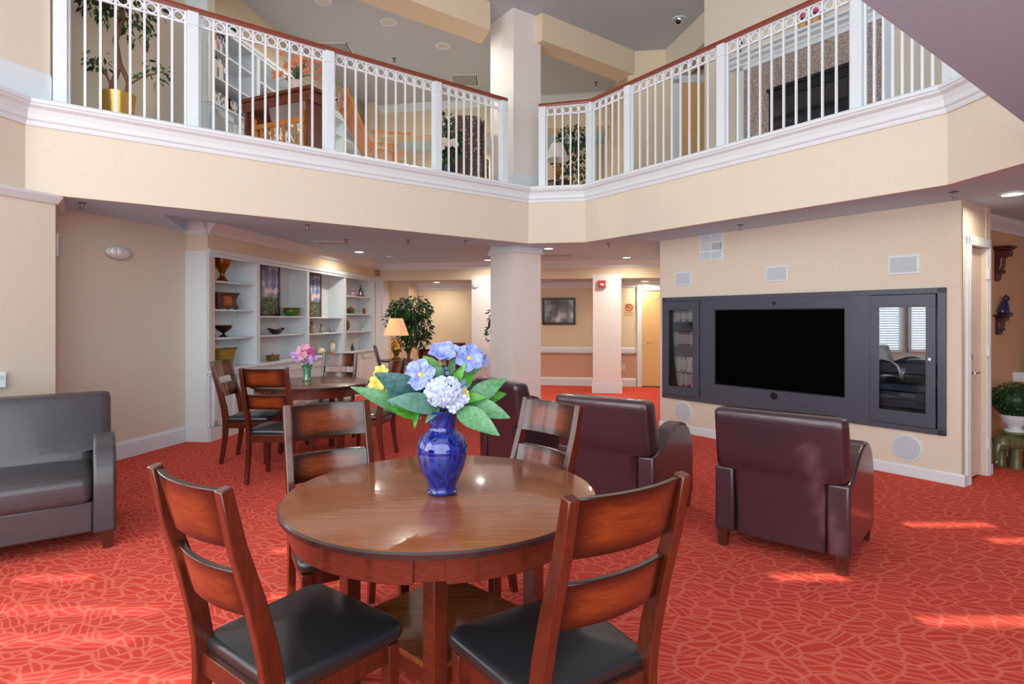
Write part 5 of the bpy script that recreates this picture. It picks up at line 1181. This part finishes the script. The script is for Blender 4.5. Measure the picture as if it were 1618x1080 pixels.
# spindle bench
t = thing('spindle_bench', 'low orange-brown spindle-backed bench in front of the upstairs desk', 'bench', (-2.33+(Matrix.Rotation(R(155.5), 4, 'Z') @ Vector((.51, -.04, 0))).x, 6.63+(Matrix.Rotation(R(155.5), 4, 'Z') @ Vector((.51, -.04, 0))).y, ZF), -24.5)
MB().box(-.42, -.02, .52, .42, .02, .58).build('top_rail', orange_wood, t, bevel=.006); MB().box(-.42, -.02, .24, .42, .36, .28).build('seat', orange_wood, t, bevel=.006)
for k in range(9):
    x = -.36+.09*k; MB().lathe([(.012, .28), (.022, .34), (.012, .40), (.024, .46), (.012, .52)], 8, (x, 0, 0)).build('spindle', orange_wood, t, smooth=True)
for sx in (-.39, .39):
    MB().box(sx-.02, -.02, 0, sx+.02, .02, .66).build('post', orange_wood, t, bevel=.004); MB().box(sx-.02, .32, 0, sx+.02, .36, .24).build('leg', orange_wood, t)
# rocking chair
t = thing('rocking_chair', 'honey oak slatted rocking chair behind the left balcony', 'rocking chair', (-1.70, 7.72, ZF), -62)
def lean(z): return -.22-.30*(z-.42)/.6
for sx in (-1, 1):
    o = MB(); o.bar([(sx*.24, lean(.35), .35), (sx*.25, lean(1.1), 1.1)], .045, .03, (1, 0, 0)); o.build('back_post', orange_wood, t, bevel=.004)
    o = MB(); o.bar([(sx*.27, -.25, .62), (sx*.28, .27, .66)], .07, .025, (1, 0, 0)); o.build('armrest', orange_wood, t, bevel=.005)
    for y in (-.2, .2): o = MB(); o.tube([(sx*.25, y, .05), (sx*.25, y, .64)], .017, 8); o.build('leg', orange_wood, t, smooth=True)
    o = MB(); o.bar([(sx*.25, -.5+.1*k, .025+.05*((k-4.5)/4.5)**2) for k in range(10)], .035, .03, (1, 0, 0)); o.build('rocker', orange_wood, t, bevel=.004)
for k in range(6):
    x = -.19+.076*k; o = MB(); o.bar([(x, lean(.42), .42), (x, lean(1.0), 1.0)], .04, .014, (1, 0, 0)); o.build('back_slat', orange_wood, t)
o = MB(); o.bar([(-.25, lean(1.05), 1.05), (-.1, lean(1.08)-.01, 1.08), (.1, lean(1.08)-.01, 1.08), (.25, lean(1.05), 1.05)], .03, .16, (0, 1, 0)); o.build('crest_rail', orange_wood, t, bevel=.006)
MB().box(-.25, -.24, .40, .25, .25, .43).build('seat', orange_wood, t, bevel=.006)
# patterned wing chair seen from behind
m = Mt('leaf_print_upholstery'); vo = m.tex('ShaderNodeTexVoronoi', scale=(5.5, 5.5, 3.4), rot=(0, 0, .4)); vo.inputs['Randomness'].default_value = .55
m.l(m.ramp(vo.outputs['Distance'], [(.27, lin(206, 150, 104)), (.33, lin(92, 74, 70))]), m.b.inputs['Base Color']); m.b.inputs['Roughness'].default_value = .85
wx, wy = -.71, 8.42
t = thing('wing_chair', 'brown wing chair with pale leaf print, back turned, left of the upper column', 'armchair', (wx, wy+.35, ZF), 5)
o = MB(); rs = []
for z, ww in ((.12, .27), (.5, .27), (.9, .26), (1.1, .25), (1.16, .22), (1.18, .15)):
    y0 = -.30-.09*z; rs.append([(-ww, y0+.05, z), (-ww+.06, y0, z), (ww-.06, y0, z), (ww, y0+.05, z), (ww, y0+.14, z), (-ww, y0+.14, z)])
o.rings(rs).build('backrest', m.m, t, bevel=.015); MB().box(-.27, -.25, .14, .27, .32, .42).build('seat', m.m, t, bevel=.03)
for sx in (-1, 1):
    MB().box(sx*.3-.05, -.25, .12, sx*.3+.05, .28, .6).build('armrest', m.m, t, bevel=.03)
    o = MB(); o.sideprism([(-.36, .6), (-.40, 1.12), (-.22, 1.05), (-.15, .6)], sx*.27-.02, sx*.27+.02); o.build('wing', m.m, t, bevel=.015)
    for y in (-.24, .24): MB().box(sx*.27-.02, y-.02, 0, sx*.27+.02, y+.02, .13).build('leg', darkwood, t)
# white flowers
q = atp(708, 232, 7.85); t = thing('potted_flowers', 'dark-leaved plant with white blooms beside the patterned chair upstairs', 'flowers', (q.x, 7.85, ZF))
MB().lathe([(.10, .0), (.14, .15), (.15, .3), (.13, .3), (.01, .27)], 18).build('pot', blackp, t, smooth=True)
o = MB(); foliage(o, (0, 0, .66), (.17, .16, .36), 330, .09, 33, .1); o.build('leaves', leaf_g, t)
MB().tube([(0, 0, .27), (0, 0, .7)], .012, 6).build('stem', bark, t)
for k in range(12): flower(t, atp(703+random.uniform(-7, 18), 226+random.uniform(-5, 8), 7.85-.2), 5, .045, (random.uniform(-.5, .5), -1, .3), ivory, .3, .9, None, 'flower')
# fireplace
fx0 = U0; fpt = thing('fireplace', 'upstairs fireplace with speckled granite surround and white mantel', 'fireplace', (U0[0], U0[1], ZF), TV_RZ)
def Ut(px, off=0): k = (px-809)/FPX; ox, oy = U0[0]-.811*off, U0[1]-.585*off; return (k*oy-ox)/(.585+.811*k)
g = Mt('speckled_granite'); vo = g.tex('ShaderNodeTexVoronoi', scale=(48, 48, 48)); sp_ = g.n('ShaderNodeSeparateColor'); g.l(vo.outputs['Color'], sp_.inputs[0])
g.l(g.ramp(sp_.outputs[0], [(0, lin(84, 72, 70)), (.28, lin(160, 142, 132)), (.6, lin(200, 184, 170)), (.9, lin(226, 214, 202))], 'CONSTANT'), g.b.inputs['Base Color']); g.b.inputs['Roughness'].default_value = .25
ga, gb = Ut(1178), Ut(1396); fa, fb = Ut(1218), Ut(1350)
ztop = 4.60-ZF; fz = 4.24-ZF
o = MB()
for a, b_, c, d in ((ga, fa, 0, ztop), (fb, gb, 0, ztop), (fa, fb, fz, ztop)): o.box(a, -.03, c, b_, 0, d)
o.build('granite_surround', g.m, fpt, bevel=.002)
o = MB(); o.box(ga-.10, -.05, 0, ga, 0, ztop+.06); o.box(gb, -.05, 0, gb+.10, 0, ztop+.06); o.box(ga-.10, -.05, ztop, gb+.10, 0, ztop+.06); o.build('mantel_frame', white, fpt, bevel=.004)
o = MB(); o.sideprism([(0, ztop+.06), (-.06, ztop+.06), (-.07, ztop+.09), (-.12, ztop+.11), (-.13, ztop+.14), (-.18, ztop+.15), (-.18, ztop+.18), (0, ztop+.18)], ga-.2, gb+.2); o.build('mantel_shelf', white, fpt)
o = MB(); o.box(fa, -.05, .0, fa+.05, -.03, fz); o.box(fb-.05, -.05, 0, fb, -.03, fz); o.box(fa, -.05, fz-.13, fb, -.03, fz); o.box(fa-.02, -.07, fz-.03, fb+.02, -.03, fz+.01); o.build('firebox_frame', blackp, fpt, bevel=.003)
MB().box(fa+.05, -.034, .05, fb-.05, -.03, fz-.13).build('firebox_glass', mat('smoked_glass', lin(20, 26, 34), .06, coat=1, var=0), fpt)
mz = ZF+ztop+.18
def on_mantel(px): s = Ut(px, .1); return (U0[0]-.0811+Ud[0]*s, U0[1]-.0585+Ud[1]*s)
terr = mat('terracotta_tan', lin(214, 160, 96), .6)
for px, l in ((1268, 'small tan flower pot with pink blooms on the mantel, left one'), (1288, 'small tan flower pot with pink blooms on the mantel, right one')):
    x, y = on_mantel(px); t = thing('flower_pot', l, 'flower pot', (x, y, mz+.0005), 0, 'flower pots on the mantel'); MB().lathe([(.035, 0), (.05, .08), (.055, .08), (.055, .10), (.045, .1), (.01, .09)], 16).build('pot', terr, t)
    o = MB(); foliage(o, (0, 0, .13), (.06, .06, .05), 40, .05, 12, .1); o.build('leaves', leaf_g, t)
    for k in range(5): flower(t, Vector((x+random.uniform(-.05, .05), y, mz+.16+random.uniform(-.02, .04))), 5, .028, (-.3, -1, .3), pk[1] if k % 2 else mat('petal_coral', lin(230, 120, 120), .5), .3, .8, None, 'flower')
s = Ut(1177); zq_ = H+(503-95)/FPX*(U0[1]+Ud[1]*s); t = thing('candle_holder', 'slender dark iron candle holder standing at the left end of the mantel', 'candle holder', (U0[0]+Ud[0]*s-.08, U0[1]+Ud[1]*s-.058, mz+.0005), TV_RZ)
MB().lathe([(.035, 0), (.03, .01), (.008, .03), (.008, .08), (.016, .10), (.008, .12), (.022, .15), (.022, .17)], 12).build('stem', blackp, t, smooth=True); MB().lathe([(.011, .17), (.011, .22)], 10).build('candle', darkwood, t)
for px, l, n_ in ((1163, 'low dark spiky plant at the foot of the fireplace, left side', 0), (1383, 'low dark spiky plant at the foot of the fireplace, right side', 1)):
    s = Ut(px, .35); x, y = U0[0]-.284+Ud[0]*s, U0[1]-.205+Ud[1]*s; t = thing('potted_plant', l, 'plant', (x, y, ZF), 0, 'small plants beside the fireplace')
    MB().lathe([(.06, 0), (.08, .14), (.07, .14), (.01, .12)], 14).build('pot', blackp, t); o = MB()
    for k in range(14): a = k*2.4; b0 = Vector((x, y, ZF+.13)); leafmesh(o, b0, b0+Vector((.13*math.cos(a), .13*math.sin(a), .20+.03*(k % 3))), .03, N=4)
    o.build('leaves', leaf_g[2], t, world=True)
